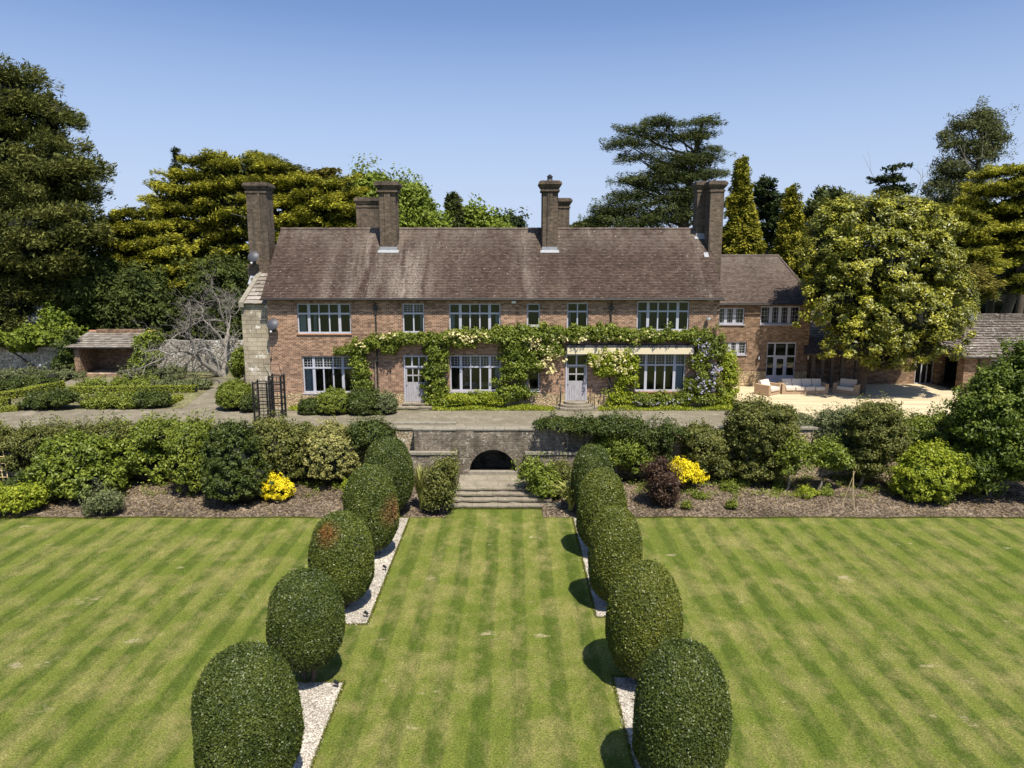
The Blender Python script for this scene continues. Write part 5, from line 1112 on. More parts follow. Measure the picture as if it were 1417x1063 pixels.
tree('cypress_tree', 'dark crowded conifers filling the gap behind the far right outbuilding', 'tree', 85, 1390,
     [(1300, 330, 60, 60), (1370, 320, 50, 45), (1440, 330, 60, 70), (1330, 400, 50, 18)], 'cypress_dark', 26000, .3, 'pads', trunk=.6, z0=TZ, seed=49, core=.6, L_=2.8, W_=1.2, T_=.3, per=160, group=CON)
for i, (u, Y) in enumerate(((1372, 66), (1398, 64), (1415, 75))):
    tree('pine_tree', ['dark bare trunk under the golden cypress, left one of the pair by the slab roof', 'dark forked bare trunk under the golden cypress above the slab roof', 'dark leaning trunk at the right edge behind the slab roof'][i], 'tree', Y, u,
         [(u+8, 300+i*10, 30, 16), (u-6, 330, 26, 10)], 'cypress_gold', 6000, .22, 'pads', trunk=.42, z0=TZ, seed=50+i, L_=2.0, W_=.9, T_=.12, per=120, group=CON, tip=.6)
# dark yews behind the left garden wall
YG = 'dark evergreens behind the garden wall'
for i, (Y, u, bl, lab) in enumerate(((57, 130, [(125, 400, 42, 48), (150, 420, 40, 34), (100, 440, 34, 30)], 'broad dark yew behind the brick shelter'),
                                (57, 195, [(195, 420, 40, 42), (215, 450, 36, 36), (180, 460, 40, 24)], 'dark yew between the brick shelter and the bare tree'),
                                (60, 310, [(300, 410, 48, 50), (330, 450, 30, 40), (265, 440, 45, 50)], 'dark evergreen filling the shade behind the bare grey tree'),
                                (57, 8, [(10, 440, 46, 26), (-20, 420, 50, 50)], 'dark green bush under the huge cypress at the left edge'))):
    tree('yew_tree', lab, 'tree', Y, u, bl, 'yew', 22000, .17, 'clump', trunk=.4, z0=TZ, seed=60+i, core=.75, clump=.7, per=70, group=YG, asp=.4)
tree('broadleaf_tree', 'bright green leafy tree above the garden wall left of the shelter', 'tree', 54.5, 83, [(82, 455, 22, 20), (92, 470, 24, 12), (70, 462, 18, 14)], 'decid', 9000, .14, 'clump', trunk=.12, z0=TZ, seed=66, core=.5, clump=.5, per=50)
M['blossom'] = foliage('white_blossom', (0.35, 0.36, 0.34), (0.55, 0.57, 0.56), (0.8, 0.8, 0.8), rough=.8, spec=.1, big=.1, tone=None)
tree('blossom_tree', 'small tree with white blossom above the left garden wall', 'tree', 55.5, 62, [(66, 428, 16, 9), (55, 440, 17, 7), (60, 452, 14, 6)], 'blossom', 1500, .13, 'pads', trunk=.1, z0=TZ, seed=67, L_=1.0, W_=.4, T_=.07, per=50, bark='bark_grey')
tree('climbing_shrub', 'bright green climber spilling over the top of the garden wall', 'climber', 52.2, 45, [(20, 472, 40, 9), (60, 470, 35, 9), (95, 472, 18, 9), (35, 482, 20, 6), (-20, 470, 30, 12)], 'decid', 12000, .12, 'clump', trunk=.06, z0=TZ, seed=68, core=.5, clump=.35, per=50, fy=.6)
M['bordergreen'] = foliage('border_leaves', (0.045, 0.070, 0.012), (0.115, 0.155, 0.026), (0.23, 0.27, 0.065), rough=.5, big=.2, bigscale=1.2)
M['darkgreen'] = foliage('dark_border_leaves', (0.016, 0.028, 0.007), (0.045, 0.068, 0.016), (0.105, 0.135, 0.040), rough=.5, big=.2, bigscale=1.2)
M['bronzegreen'] = foliage('bronze_border_leaves', (0.036, 0.046, 0.014), (0.098, 0.115, 0.035), (0.20, 0.215, 0.080), rough=.55, big=.25, bigscale=1.5)
M['greygreen'] = foliage('grey_green_leaves', (0.045, 0.062, 0.035), (0.10, 0.125, 0.075), (0.20, 0.225, 0.15), rough=.65, big=.15)
M['variegated'] = foliage('variegated_leaves', (0.075, 0.085, 0.03), (0.19, 0.20, 0.085), (0.42, 0.41, 0.22), rough=.5, big=.15)
M['yellow'] = foliage('yellow_leaves', (0.30, 0.26, 0.015), (0.62, 0.56, 0.02), (0.85, 0.80, 0.06), rough=.6, big=.1, trans=.3)
M['lime'] = foliage('lime_leaves', (0.09, 0.13, 0.012), (0.20, 0.26, 0.025), (0.36, 0.40, 0.06), rough=.55, big=.15, trans=.3)
M['purple'] = foliage('purple_leaves', (0.020, 0.012, 0.012), (0.050, 0.028, 0.028), (0.10, 0.065, 0.055), rough=.5, big=.1)
M['laurel'] = foliage('laurel_leaves', (0.030, 0.048, 0.009), (0.105, 0.150, 0.022), (0.25, 0.30, 0.07), rough=.4, spec=.5, big=.2, bigscale=1.0)
M['creamrose'] = foliage('cream_petals', (0.55, 0.47, 0.20), (0.78, 0.69, 0.34), (0.92, 0.85, 0.55), rough=.8, spec=.1, big=.05, trans=.3, tone=None)
M['lilac'] = foliage('lilac_petals', (0.30, 0.29, 0.40), (0.46, 0.44, 0.56), (0.66, 0.64, 0.72), rough=.8, spec=.1, big=.05, trans=.3, tone=None)
M['straw'] = foliage('dry_stalks', (0.08, 0.06, 0.035), (0.17, 0.13, 0.08), (0.32, 0.27, 0.17), rough=.8, spec=.1, big=.1)
M['strap'] = foliage('strap_leaves', (0.09, 0.12, 0.04), (0.22, 0.25, 0.10), (0.44, 0.44, 0.22), rough=.45, big=.1)
# left garden shrubs
tree('climbing_shrub', 'leafy green shrub trained up the wall at the right end of the brick shelter', 'shrub', 49.6, 205, [(198, 478, 12, 12), (206, 495, 16, 14), (196, 508, 14, 10), (212, 472, 10, 10)], 'laurel', 7000, .11, 'clump', trunk=.08, z0=TZ, seed=70, core=.5, clump=.35, per=40)
tree('climbing_shrub', 'dark green shrub against the wall at the left post of the brick shelter', 'shrub', 50.4, 94, [(96, 485, 10, 14), (90, 505, 14, 12), (100, 465, 8, 6)], 'darkgreen', 5000, .10, 'clump', trunk=.06, z0=TZ, seed=71, core=.5, clump=.3, per=40)
tree('climbing_shrub', 'green shrub at the foot of the stone bay behind the clipped ball', 'shrub', 47, 333, [(332, 500, 7, 18), (330, 515, 9, 10)], 'bordergreen', 3500, .09, 'clump', trunk=.05, z0=TZ, seed=72, core=.5, clump=.25, per=40)
def g_(u, v): return G(u, v, TZ)[1]
for i, (v, bl, mat, lab, n) in enumerate((
        (568, [(48, 560, 18, 8), (70, 556, 22, 10), (92, 553, 18, 9)], 'darkgreen', 'dark leafy rose clump in the near rose bed, left end', 9000),
        (566, [(132, 559, 15, 8), (152, 556, 17, 10), (178, 556, 18, 9)], 'bordergreen', 'rounded bright green clump in the middle of the near rose bed', 11000),
        (566, [(203, 555, 18, 9), (222, 556, 12, 7)], 'darkgreen', 'green rose clump at the right end of the near rose bed', 8000),
        (539, [(128, 534, 20, 6), (165, 533, 22, 6), (200, 532, 24, 7)], 'bordergreen', 'loose rose clump in the far rose bed behind the straight hedge', 9000),
        (540, [(228, 534, 20, 6), (256, 533, 20, 6), (281, 533, 12, 5)], 'greygreen', 'greyish rose clump at the right end of the far rose bed', 8000),
        (541, [(8, 536, 22, 6), (38, 533, 24, 6), (60, 531, 14, 5)], 'darkgreen', 'dark rose clump behind the slanting hedge at the left', 9000),
        (527, [(20, 519, 36, 6), (75, 520, 36, 6)], 'greygreen', 'blue grey lavender strip at the foot of the left garden wall', 8000),
        (527, [(190, 519, 24, 6), (232, 517, 24, 7)], 'greygreen', 'blue grey lavender strip right of the brick shelter', 7000))):
    shrub('rose_bush' if i < 6 else 'lavender', lab, 'shrub', g_(100, v)+.4, bl, mat, n, .065, z0=TZ, seed=80+i, core=.7, clump=.22, per=40, group='shrubs of the walled garden', stems=3)
# clipped ball and mounds by the house
def mound(label, u0, u1, vt, vb, mat, n, seed, leaf=.05, **kw):
    Y = g_((u0+u1)/2, vb)+ (u1-u0)/2*.04*.75
    s_ = mpp(Y, 3.2); return shrub('clipped_shrub', label, 'shrub', Y, [((u0+u1)/2, (vt+vb)/2+1, (u1-u0)/2*.95, (vb-vt)/2*.97)], mat, n, leaf, z0=TZ, seed=seed, core=.85, clump=.12, per=30, jitter=.04, shell=(.93, 1.0), up=.3, stems=2, fy=.95, **kw)
mound('neatly clipped bright green ball left of the metal frames', 301, 350, 528, 570, 'bordergreen', 26000, 90)
mound('low spreading dark shrub at the left of the mounds under the big window', 413, 446, 552, 575, 'darkgreen', 9000, 91)
mound('rounded clipped green mound under the left window', 438, 486, 541, 576, 'bordergreen', 18000, 92)
mound('wide rounded clipped dark green mound left of the first door', 478, 532, 540, 576, 'darkgreen', 22000, 93)
mound('small blue grey mound beside the first doorstep', 520, 549, 545, 575, 'greygreen', 8000, 94)
mound('small dark green shrub between the clipped ball and the metal frames', 334, 356, 548, 572, 'darkgreen', 5000, 95)
# climbers on the front wall
def climber(label, bl, mat, n, leaf, seed, stems=(), flowers=None, nm='climbing_rose', flow_n=0, fsize=.07, fb=None, z0=TZ):
    rng = np.random.default_rng(seed); B = []
    for b in bl:
        Y = YF-.22-(b[4] if len(b) > 4 else 0); c = P(b[0], b[1], Y); s = mpp(Y, c[2]); B.append((c[0], c[1], c[2], b[2]*s, .26, b[3]*s))
    root = empty(nm, (B[0][0], YF-.2, TZ), label, 'climber', 'climbers on the front of the house')
    mb = MB()
    for st in stems:
        pts = []
        for (u, v) in st: q = P(u, v, YF-.12); pts.append((q[0]+rng.normal()*.02, YF-.10-.05*rng.random(), q[2]))
        mb.tube(pts, [.045-.03*i/len(pts) for i in range(len(pts))], 5)
        for i in range(len(pts)-1):
            a = np.array(pts[i]); mb.tube([a, a+rng.normal(size=3)*[.5, .05, .35]+[0, -.05, .3]], [.02, .006], 4)
    if stems: mb.build('stem', M['bark_pale'], root)
    V, k = clumps(B, n, leaf, rng, clump=.26, per=45, shell=(.3, 1.1), jitter=.5, up=.3, asp=.5, sprig=.6)
    c = V.mean(1); keep = (c[:, 1] < YF-.03) & (c[:, 2] > TZ); quads_mesh('foliage', V[keep], k[keep], [M[mat]], parent=root)
    if flowers:
        FB = B if fb is None else [ (P(b[0], b[1], YF-.35)[0], YF-.38, P(b[0], b[1], YF-.35)[2], b[2]*mpp(YF), .22, b[3]*mpp(YF)) for b in fb]
        V, k = clumps(FB, flow_n, fsize*.8, rng, clump=.10, per=5, shell=(.1, 1.35), jitter=.4, up=.2, asp=.85, rnd=.9)
        V[:, :, 1] -= .10; quads_mesh('blossom', V, k, [M[flowers]], parent=root)
    return root
climber('green climber arching from the left window to above the first door', [(478, 487, 12, 4), (500, 481, 16, 8), (528, 475, 18, 9), (556, 471, 18, 9), (585, 470, 18, 9), (610, 472, 16, 11), (540, 484, 10, 5)], 'bordergreen', 15000, .075, 101, stems=(((521, 560), (519, 500), (530, 478), (600, 470)),), flowers='creamrose', flow_n=181, fb=[(548, 464, 12, 2.5), (530, 467, 8, 2), (500, 478, 10, 3)])
climber('narrow green climber standing beside the lower left window', [(496, 500, 9, 12), (500, 520, 12, 14), (503, 535, 13, 10)], 'laurel', 8000, .065, 102, stems=(((500, 562), (499, 530), (496, 495)),), nm='climbing_plant')
climber('leafy climber between the first door and the middle window', [(603, 492, 14, 12), (604, 515, 16, 16), (604, 540, 16, 16), (608, 558, 18, 8)], 'laurel', 13000, .075, 103, stems=(((604, 565), (603, 530), (606, 485)),), nm='climbing_plant', flowers='creamrose', flow_n=51)
climber('low bright green hedge like climber under the middle window', [(615, 556, 20, 8), (645, 554, 22, 8), (675, 554, 22, 8)], 'lime', 12000, .055, 104, nm='climbing_plant')
climber('dense climber with cream roses above the middle window', [(630, 468, 18, 9), (660, 467, 20, 9), (690, 466, 20, 11), (642, 476, 14, 6)], 'bordergreen', 13000, .075, 105, flowers='creamrose', flow_n=648, fb=[(648, 470, 20, 7), (628, 465, 10, 5), (668, 465, 10, 4)])
climber('massive bushy climber with cream roses between the middle window and the second door', [(712, 465, 24, 13), (745, 466, 26, 12), (772, 466, 16, 12), (718, 490, 24, 18), (752, 488, 18, 14), (712, 520, 20, 22), (708, 548, 24, 14), (738, 508, 14, 10), (768, 484, 10, 10)], 'laurel', 34000, .08, 106, stems=(((708, 570), (712, 530), (716, 480)), ((718, 572), (722, 520), (750, 480)), ((735, 560), (728, 500), (765, 470))), flowers='creamrose', flow_n=993, fb=[(765, 492, 12, 12), (752, 505, 14, 8), (770, 470, 14, 6), (738, 478, 14, 9), (762, 515, 6, 8)])
climber('long green climber lying along the top of the awning', [(800, 465, 20, 10), (830, 464, 22, 10), (862, 466, 22, 10), (895, 466, 20, 9), (925, 467, 20, 8), (950, 467, 14, 7), (846, 458, 10, 6)], 'bordergreen', 26000, .075, 107, flowers='creamrose', flow_n=561, fb=[(905, 465, 18, 6), (800, 470, 16, 6), (840, 470, 30, 4), (880, 470, 14, 4)])
climber('yellow rose climber with a bare crooked stem between second door and right window', [(826, 500, 12, 12), (850, 498, 18, 13), (868, 505, 14, 16), (845, 515, 18, 12), (868, 530, 13, 18), (858, 552, 18, 12), (828, 516, 9, 6)], 'lime', 17000, .07, 108, stems=(((853, 568), (846, 540), (838, 518), (832, 500)), ((862, 568), (866, 530), (862, 495)), ((855, 570), (850, 545), (856, 520), (848, 490))), flowers='creamrose', flow_n=950, fb=[(824, 505, 11, 14), (856, 500, 16, 12), (862, 515, 12, 10), (838, 492, 12, 5)])
climber('wisteria with hanging lilac flowers at the right corner of the house', [(970, 470, 20, 14), (985, 490, 18, 18), (968, 505, 14, 16), (980, 530, 22, 20), (972, 552, 24, 12), (990, 478, 12, 12), (955, 540, 8, 20)], 'bordergreen', 16000, .062, 109, stems=(((965, 570), (968, 530), (972, 480)), ((985, 570), (988, 530), (984, 480))), nm='wisteria', flowers='lilac', flow_n=842, fsize=.05, fb=[(992, 512, 7, 8), (985, 525, 5, 14), (975, 490, 14, 18), (968, 540, 14, 20), (958, 470, 12, 5), (986, 540, 4, 8)])
climber('low climber with pale flowers under the right window', [(888, 555, 16, 9), (915, 554, 20, 9), (940, 554, 14, 9)], 'bordergreen', 10000, .055, 110, nm='wisteria', flowers='lilac', flow_n=345, fsize=.04, fb=[(895, 558, 18, 4), (925, 556, 18, 3)])
shrub('green_shrub', 'bright green leafy shrub around the right corner of the house', 'shrub', 39.6, [(1005, 505, 12, 14), (1008, 525, 10, 14), (1000, 552, 14, 14), (1010, 545, 8, 10)], 'lime', 9000, .065, z0=TZ, seed=111, core=.6, clump=.25, per=40)
# weeds and low plants at the wall foot: nobody could count them
rng = np.random.default_rng(7); n = 26000; X = rng.uniform(-12.4, 12.9, n); dens = .5+.5*np.sin(X*1.7)+.3*np.sin(X*4.1); ok = (rng.random(n) < dens+.35) & ~((X > D1[0]-.3) & (X < D1[1]+.3)) & ~((X > D2[0]-.6) & (X < D2[1]+.6))
X = X[ok]; n = len(X); Y_ = YF-.1-rng.random(n)**1.3*.85; c = np.stack([X, Y_, TZ+.03+rng.random(n)*.22*(.6+.4*np.sin(X*2.3))], -1)
V = leafquads(c, rng.standard_normal((n, 3))*[1, 1, .4]+[0, -.4, .3], np.stack([rng.normal(size=n)*.4, rng.normal(size=n)*.4, np.ones(n)], -1), rng.uniform(.04, .1, n), rng.uniform(.015, .035, n))
tag(quads_mesh('weeds', V, rng.random(n), [M['lime']]), 'low yellow green weeds growing along the foot of the house wall', 'weeds', None, 'stuff')
# bare grey tree in front of the garden wall
def bare_tree(name, label, u, Y, z0, H, seed, r0, spread=.55, mat='bark_grey', depth=6, lean=(-.3, 0), split=(2, 3), up=.25):
    rng = np.random.default_rng(seed); x = P(u, 500, Y)[0]; root = empty(name, (x, Y, z0), label, 'tree'); tk = MB(); br = MB()
    def grow(p, d, Ln, r, lev):
        pts = [p]; q = p.copy(); dd = d.copy(); ns = 4
        for i in range(ns):
            dd = unit(dd + rng.normal(size=3)*.20 + np.array([0, 0, up*.12])); q = q + dd*Ln/ns; pts.append(q.copy())
        (tk if lev < 2 else br).tube(pts, [r*(1-.45*i/ns) for i in range(ns+1)], 7 if lev < 2 else (5 if lev < 4 else 3), cap=False)
        if lev >= depth: return
        for i in range(rng.integers(split[0], split[1]+1)):
            nd = unit(dd + rng.normal(size=3)*spread*(1.15 if lev else 1.0)); grow(q, nd, Ln*rng.uniform(.62, .88), r*.56, lev+1)
        if lev > 0:
            for i in range(2):
                m = pts[rng.integers(1, ns)]; nd = unit(dd*.6 + rng.normal(size=3)*.9); grow(m, nd, Ln*rng.uniform(.4, .6), r*.35, lev+2)
    for (dx, dy, l) in lean if isinstance(lean, list) else [(lean[0], lean[1], 1.0)]:
        grow(np.array([x, Y, z0-.1]), unit(np.array([dx, dy, 1.0])), H*.33*l, r0, 0)
    tk.build('trunk', M[mat], root, True); br.build('branch', M[mat], root)
bare_tree('bare_tree', 'leafless pale grey spreading tree beside the stone bay', 308, 50.0, TZ, 8.2, 8, .2, spread=.7, depth=6, lean=[(-.15, -.1, .95), (-.9, -.3, 1.0), (-.5, .3, .9)], split=(2, 3), up=0.0)
bare_tree('bare_tree', 'leafless twisted treetop beside the small cedar above the glossy evergreen', 1268, 70, TZ, 22.5, 6, .22, spread=.28, depth=4, lean=(-.02, 0), up=.3)
# glossy evergreen magnolia in front of the rear range
tree('magnolia_tree', 'huge rounded evergreen with glossy yellow green leaves shading the deck', 'tree', 42.9, 1203,
     [(1200, 310, 66, 34, 0), (1255, 305, 48, 26, 0), (1150, 350, 36, 46, 0), (1220, 370, 88, 60, -.6), (1285, 360, 36, 58, 0), (1165, 420, 48, 55, -.5), (1240, 440, 80, 52, -1), (1300, 430, 36, 55, 0), (1200, 475, 58, 32, -1.2), (1270, 480, 56, 30, -.8), (1235, 300, 30, 26), (1135, 395, 20, 36), (1225, 500, 34, 16, -1.3), (1160, 300, 22, 14)],
     'magnolia', 120000, .098, 'clump', trunk=.26, z0=TZ, seed=120, core=.72, clump=.42, per=95, asp=.42, shell=(.80, 1.10), jitter=.28, up=.7, rnd=.45, fy=.7, fill_=.06, sprig=.5)
# far woodland closing the horizon
rng = np.random.default_rng(77)
M['farwood'] = foliage('far_wood_leaves', (0.02, 0.03, 0.012), (0.045, 0.06, 0.02), (0.09, 0.11, 0.035), rough=.8, spec=.1, big=.3, bigscale=.08)
bl = []
for i in range(90):
    a = rng.uniform(-1.15, 1.15); R_ = rng.uniform(130, 210); bl.append((R_*math.sin(a), R_*math.cos(a), TZ+rng.uniform(2, 4), rng.uniform(8, 14), rng.uniform(6, 10), rng.uniform(4.5, 8)))
V, k = clumps(bl, 60000, .8, rng, clump=2.2, per=60, zmin=TZ); ex = core_mesh(bl, .9, rng)
tag(quads_mesh('woodland', V, k, [M['farwood'], M['core']], extra=ex), 'distant mixed woodland along the horizon', 'woodland', None, 'stuff')

# ================================================================ BORDERS
BG = 'shrubs in the border below the terrace'
def bs(name, label, v, bl, mat, n, leaf, seed, z0=.12, grp=BG, **kw):
    Y = G(700, v, z0)[1]; R_ = max(b[2] for b in bl)*mpp(Y, 1)*.5
    kw.setdefault('clump', .28); kw.setdefault('per', 45); kw.setdefault('core', .68)
    return shrub(name, label, 'shrub', min(Y+R_, 33.6), bl, mat, n, leaf, z0=z0, seed=seed, group=grp, **kw)
bs('leafy_shrub', 'broad mid green shrub with drooping leaves, second from the left edge', 697, [(95, 650, 44, 40), (125, 665, 42, 32), (75, 670, 34, 28), (110, 630, 40, 24)], 'laurel', 26000, .085, 130)
bs('leafy_shrub', 'large mid green shrub right of the broad drooping one', 676, [(175, 635, 44, 36), (205, 645, 36, 32), (150, 645, 34, 34), (190, 612, 36, 18)], 'laurel', 26000, .08, 131)
bs('leafy_shrub', 'low bright green shrub touching the dark cone shaped one', 688, [(262, 640, 22, 36), (275, 660, 28, 26), (258, 612, 24, 16)], 'bordergreen', 17000, .07, 132)
bs('leafy_shrub', 'green shrub at the wall top behind the bright green one', 640, [(232, 602, 34, 18), (270, 600, 24, 14), (205, 600, 20, 12)], 'bordergreen', 14000, .07, 133, z0=.4)
bs('leafy_shrub', 'small leaved bronze green shrub at the left edge behind the trellis', 665, [(20, 630, 28, 32), (50, 615, 30, 22), (-15, 620, 26, 36), (60, 640, 20, 20)], 'bronzegreen', 17000, .055, 134)
bs('leafy_shrub', 'bronze tinged shrub on the wall above the broad green one', 630, [(110, 605, 34, 12), (155, 600, 34, 12), (70, 602, 26, 12)], 'bronzegreen', 12000, .055, 135, z0=.4)
bs('low_shrub', 'low lime green clump at the left edge of the border', 713, [(18, 694, 26, 17), (42, 688, 16, 14), (-10, 690, 20, 18)], 'lime', 10000, .06, 136, core=.6)
bs('low_shrub', 'dark green clump behind the lime one at the left edge', 702, [(30, 680, 28, 18), (55, 690, 12, 14)], 'darkgreen', 8000, .06, 137)
bs('yellow_shrub', 'small bright yellow shrub at the left end of the border', 672, [(45, 661, 8, 9)], 'yellow', 2600, .045, 138, core=.5, grp='bright yellow shrubs', clump=.12)
bs('conical_shrub', 'dense dark green shrub, tall and cone shaped, left of the yellow one', 703, [(327, 665, 44, 36), (322, 630, 36, 36), (320, 604, 24, 18)], 'darkgreen', 32000, .065, 139, core=.8, clump=.2)
bs('leafy_shrub', 'olive green shrub behind the round yellow one', 672, [(385, 620, 38, 30), (400, 645, 34, 28), (375, 600, 26, 16), (420, 610, 20, 22)], 'bronzegreen', 22000, .065, 140)
bs('yellow_shrub', 'round bright yellow shrub left of the variegated one', 696, [(385, 680, 20, 15), (378, 672, 13, 12)], 'yellow', 9000, .05, 141, core=.6, grp='bright yellow shrubs', clump=.14)
bs('variegated_shrub', 'round cream and green variegated shrub on bare mulch', 678, [(459, 632, 39, 42)], 'variegated', 34000, .055, 142, core=.85, clump=.16, shell=(.85, 1.02), jitter=.12)
bs('leafy_shrub', 'dark green shrub on the wall behind the farthest left clipped bush', 640, [(515, 600, 26, 14), (500, 612, 22, 18)], 'darkgreen', 12000, .06, 143, z0=.6)
bs('low_shrub', 'small lime mound beside the clipped bush with the brown patch', 695, [(482, 676, 9, 13)], 'lime', 2500, .04, 144, core=.8, clump=.08)
bs('low_shrub', 'grey green herb clump low in the left border', 712, [(135, 699, 16, 10), (150, 694, 16, 10)], 'greygreen', 5000, .05, 145, core=.4)
bs('leafy_shrub', 'dark bronze shrub left of the steps', 710, [(612, 672, 15, 24), (608, 690, 17, 16), (619, 652, 9, 14)], 'bronzegreen', 17000, .05, 146, core=.55)
bs('flowering_shrub', 'low green shrub with white flowers right of the steps', 694, [(743, 660, 20, 14), (755, 672, 22, 15), (735, 654, 12, 8)], 'laurel', 10000, .06, 147, core=.6)
bs('low_shrub', 'dark shrub in front of the low wall right of the steps', 690, [(775, 660, 16, 18), (765, 680, 20, 14)], 'bronzegreen', 6000, .05, 148, core=.5)
def strap_plant(label, u, v, vt, n, seed, sp=1.0, mat='strap'):
    rng = np.random.default_rng(seed); b = G(u, v, .1); h = P(u, vt, b[1])[2]-.1; mb = MB()
    for i in range(n):
        a = rng.uniform(0, 6.28); s = rng.uniform(.15, .75)*sp; hh = h*rng.uniform(.6, 1.0); w_ = rng.uniform(.035, .06); pts = []
        for j in range(6):
            t = j/5; rr = s*t**1.8; pts.append(np.array([b[0]+rr*math.cos(a)+.08*math.cos(a), b[1]+rr*math.sin(a)+.08*math.sin(a), .1+hh*(t-.28*sp*t**3)]))
        sd_ = np.array([-math.sin(a), math.cos(a), 0]); k = rng.random()
        for j in range(5):
            w0, w1 = w_*(1-(j/5)**2), w_*(1-((j+1)/5)**2); mb.quad(pts[j]-sd_*w0, pts[j]+sd_*w0, pts[j+1]+sd_*w1, pts[j+1]-sd_*w1, 0, k)
    o = mb.build('strappy_plant', M[mat]); tag(o, label, 'plant', 'strap leaved plants flanking the steps')
strap_plant('tall upright strap leaved plant left of the steps', 584, 704, 625, 150, 1, .75)
strap_plant('arching strap leaved plant with pale edges right of the steps', 790, 706, 640, 130, 2, 1.5)
# right border
bs('leafy_shrub', 'low green hedge like shrub spreading over the wall right of the arch', 640, [(815, 592, 26, 10), (845, 590, 28, 12), (875, 598, 26, 14), (770, 588, 28, 5), (800, 588, 24, 6)], 'darkgreen', 17000, .06, 150, z0=.9)
bs('leafy_shrub', 'mid green shrub behind the farthest right clipped bush', 662, [(862, 628, 30, 22), (880, 640, 20, 18), (845, 615, 20, 12)], 'laurel', 17000, .065, 151)
bs('leafy_shrub', 'sparse climber on the retaining wall left of the dark shrub', 660, [(910, 608, 22, 12), (925, 600, 24, 9), (915, 630, 10, 14)], 'darkgreen', 7000, .055, 152, core=0)
bs('purple_shrub', 'dark purple leaved shrub in the right border beside the yellow one', 702, [(915, 674, 18, 22), (910, 660, 12, 20), (920, 685, 16, 13)], 'purple', 12000, .055, 153, core=.45)
bs('yellow_shrub', 'bright yellow shrub beside the purple one', 684, [(946, 655, 20, 15), (960, 661, 15, 13), (936, 648, 12, 9)], 'yellow', 11000, .05, 154, core=.65, grp='bright yellow shrubs', clump=.14)
bs('leafy_shrub', 'dark loose shrub behind the yellow one by the retaining wall', 668, [(975, 620, 28, 26), (985, 645, 26, 22), (965, 605, 18, 14)], 'bronzegreen', 16000, .06, 155, core=.6)
TG = 'young trees in the right border'
def young(label, u, v, bl, mat, n, leaf, seed, trunk=.05, core=0.0, fy=.8, bark='bark_pale', **kw):
    Y = G(u, v, .15)[1]; kw.setdefault('clump', .25)
    return tree('young_tree', label, 'tree', Y, u, bl, mat, n, leaf, 'clump', trunk=trunk, z0=.1, seed=seed, core=core, fy=fy, bark=bark, per=45, group=TG, **kw)
young('tall airy green tree near the left end of the right border', 1046, 672, [(1055, 588, 44, 30), (1060, 620, 40, 34), (1032, 600, 28, 34), (1040, 572, 32, 14), (1050, 648, 36, 20), (1085, 590, 20, 24)], 'bronzegreen', 34000, .06, 160, trunk=.09, core=.55)
young('slender young tree with drooping light leaves and a bare stem', 1102, 682, [(1098, 632, 18, 14), (1112, 640, 18, 14), (1105, 622, 16, 10), (1090, 650, 10, 8)], 'bordergreen', 6000, .06, 161)
young('slender young tree with a dense rounded dark top', 1150, 682, [(1142, 635, 20, 12), (1158, 640, 18, 14), (1150, 625, 18, 9)], 'laurel', 8000, .065, 162, core=.4)
young('grey green shrubby tree against the retaining wall between slender trees', 1110, 655, [(1108, 595, 28, 22), (1125, 612, 24, 24), (1090, 605, 22, 22), (1105, 630, 20, 20)], 'greygreen', 19000, .05, 163, trunk=.04, core=.4)
young('broad grey green shrubby tree behind the slender ones', 1165, 662, [(1158, 592, 32, 24), (1172, 615, 36, 30), (1145, 620, 24, 26), (1180, 585, 22, 18)], 'greygreen', 26000, .055, 164, trunk=.05, core=.5)
young('airy upright tree right of the cane tripod', 1210, 676, [(1205, 590, 32, 26), (1220, 615, 32, 32), (1200, 640, 24, 28), (1215, 572, 26, 14), (1235, 590, 18, 22)], 'bronzegreen', 28000, .055, 165, trunk=.06, core=.5)
young('green leafy shrubby tree on the wall behind the bright round shrub', 1280, 660, [(1265, 605, 36, 22), (1295, 600, 32, 26), (1310, 620, 26, 26), (1245, 600, 20, 16)], 'laurel', 24000, .065, 166, trunk=.05, core=.6)
bs('round_shrub', 'bright mid green rounded shrub on the mulch of the right border', 698, [(1288, 658, 48, 34), (1275, 672, 38, 22), (1305, 645, 32, 24), (1285, 632, 24, 14)], 'lime', 34000, .065, 167, core=.78, clump=.22)
M['laurel2'] = foliage('spring_laurel_leaves', (0.024, 0.042, 0.008), (0.075, 0.115, 0.018), (0.20, 0.25, 0.06), rough=.42, spec=.5, big=.2, bigscale=1.0)
Yb = 31.6
tree('spreading_shrub', 'big spreading glossy shrub with layered branches at the right edge', 'shrub', Yb, 1400,
     [(1400, 530, 46, 18), (1385, 560, 56, 22), (1370, 590, 50, 20), (1420, 590, 50, 30), (1355, 575, 30, 14), (1400, 625, 60, 18), (1430, 500, 30, 24), (1350, 655, 26, 30, -.4), (1440, 560, 50, 50), (1415, 650, 40, 18)],
     'laurel2', 60000, .085, 'clump', trunk=.14, z0=.1, seed=170, core=.5, clump=.32, per=40, asp=.45, shell=(.75, 1.08), up=.6, group=BG)
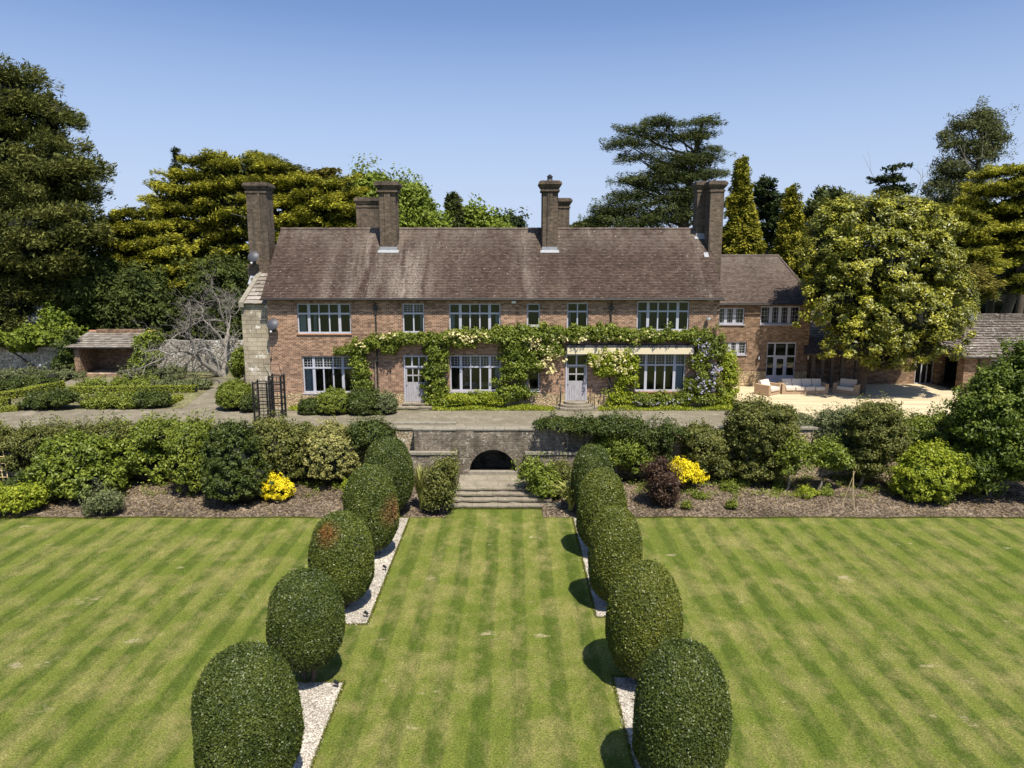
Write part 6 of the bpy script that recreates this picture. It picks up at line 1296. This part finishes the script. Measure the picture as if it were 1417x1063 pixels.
# low plants scattered in the right bed
for i, (u, v, r_, lab) in enumerate(((968, 692, 8, 'small green clump on the mulch nearest the purple shrub'), (1008, 682, 12, 'low green clump under the airy tree, left one'), (1028, 676, 10, 'low green clump at the foot of the airy tree'), (1078, 680, 8, 'small green clump left of the slender young trees'),
                                (1118, 690, 14, 'flat light green clump between the two slender young trees'), (1143, 688, 9, 'leafy clump at the stem of the dense topped young tree'), (1012, 704, 6, 'tiny green clump near the lawn edge'), (950, 704, 4, 'tiniest green tuft near the lawn edge right of the purple shrub'), (1075, 660, 10, 'pale green clump behind the slender trees'))):
    bs('low_plant', lab, v, [(u, v-3-r_*.3, r_, r_*.45)], 'lime' if i in (4, 8) else 'bordergreen', 900+r_*60, .045, 180+i, core=0, grp='low plants on the mulch', clump=.12, per=20, stems=2)
for i, (u, v, r_, mt, lab) in enumerate(((1325, 672, 18, 'laurel', 'dark green low shrub right of the bright rounded one'), (1300, 690, 10, 'bordergreen', 'small leafy clump at the foot of the bright rounded shrub'))):
    bs('low_shrub', lab, v+8, [(u, v-6, r_, r_)], mt, 5000, .06, 195+i, core=.5)
# leaf litter and twigs on the mulch: nobody could count them
rng = np.random.default_rng(17); n = 9000; X = np.where(rng.random(n) < .5, rng.uniform(-24, -5, n), rng.uniform(4.4, 24, n)); Y_ = rng.uniform(29.5, 33.5, n)
c = np.stack([X, Y_, .05+.30*((Y_-29.35)/5)**.8+rng.random(n)*.03], -1); s = rng.uniform(.02, .06, n)
V = leafquads(c, rng.normal(size=(n, 3))*.4+[0, 0, 1], rng.normal(size=(n, 3)), s, s*.35)
tag(quads_mesh('leaf_litter', V, rng.random(n), [M['straw']]), 'scattered bark chips and dry leaves on the planting beds', 'litter', None, 'stuff')

# ragged edges: grass blades along the bed, the steps and the gravel; low ground cover at the back of the beds: nobody could count them
rng = np.random.default_rng(23); M['edgegrass'] = foliage('edge_grass', (0.05, 0.075, 0.010), (0.10, 0.125, 0.018), (0.19, 0.20, 0.045), rough=.7, spec=.1, big=.1)
pts = []
n = 26000; X = rng.uniform(-27, 27, n); keep = (X < -4.5) | (X > 2.7); X = X[keep]; pts.append(np.stack([X, 29.30+.03*rng.standard_normal(len(X))+.05*np.sin(X*1.1), np.zeros(len(X))], -1))
n = 3500; X = rng.uniform(-4.4, 2.6, n); pts.append(np.stack([X, 30.38-.5*np.abs((X-AX)/3.6)**6+.02*rng.standard_normal(n), np.zeros(n)], -1))
for x, y0, y1 in ((-4.42, 20.15, 29.3), (-4.42, 11, 17.15), (-6.35, 20.15, 29.3), (-6.35, 11, 17.15), (2.62, 20.6, 29.3), (2.68, 11, 17.4), (4.3, 11, 29.3)):
    n = int((y1-y0)*420); pts.append(np.stack([x+.022*rng.standard_normal(n), rng.uniform(y0, y1, n), np.zeros(n)], -1))
for y, x0, x1 in ((20.15, -6.35, -4.42), (17.15, -6.35, -4.42), (20.6, 2.62, 4.3), (17.4, 2.68, 4.3)):
    n = int((x1-x0)*420); pts.append(np.stack([rng.uniform(x0, x1, n), y+.022*rng.standard_normal(n), np.zeros(n)], -1))
c = np.concatenate(pts); n = len(c); h = rng.uniform(.012, .038, n); c[:, 2] = h*.8+.004
V = leafquads(c, rng.standard_normal((n, 3))*[1, 1, .2], np.stack([.5*rng.normal(size=n), .5*rng.normal(size=n), np.ones(n)], -1), h, rng.uniform(.004, .010, n))
tag(quads_mesh('edge_grass', V, rng.random(n), [M['edgegrass']]), 'grass blades fringing the beds, the steps and the gravel strips', 'grass', None, 'stuff')
m = 420; cc = np.stack([np.where(rng.random(m) < .45, rng.uniform(-24, -5, m), rng.uniform(4.6, 23, m)), 34.0-rng.random(m)**1.6*2.6, np.zeros(m)], -1); n = 20000; li = rng.integers(0, m, n)
off = rng.standard_normal((n, 3))*.13; c = cc[li]+off; c[:, 2] = .012+.30*np.clip((c[:, 1]-29.35)/5, 0, 1)**.8+.03+np.abs(off[:, 2])*.9; ck = rng.random(m)
V = leafquads(c, rng.normal(size=(n, 3))*.7+[0, -.2, .8], rng.normal(size=(n, 3)), rng.uniform(.02, .05, n), rng.uniform(.012, .03, n))
tag(quads_mesh('ground_cover', V, np.clip(.5*rng.random(n)+.5*ck[li], 0, 1), [M['bordergreen']]), 'patchy low green ground cover under the border shrubs', 'ground cover', None, 'stuff')
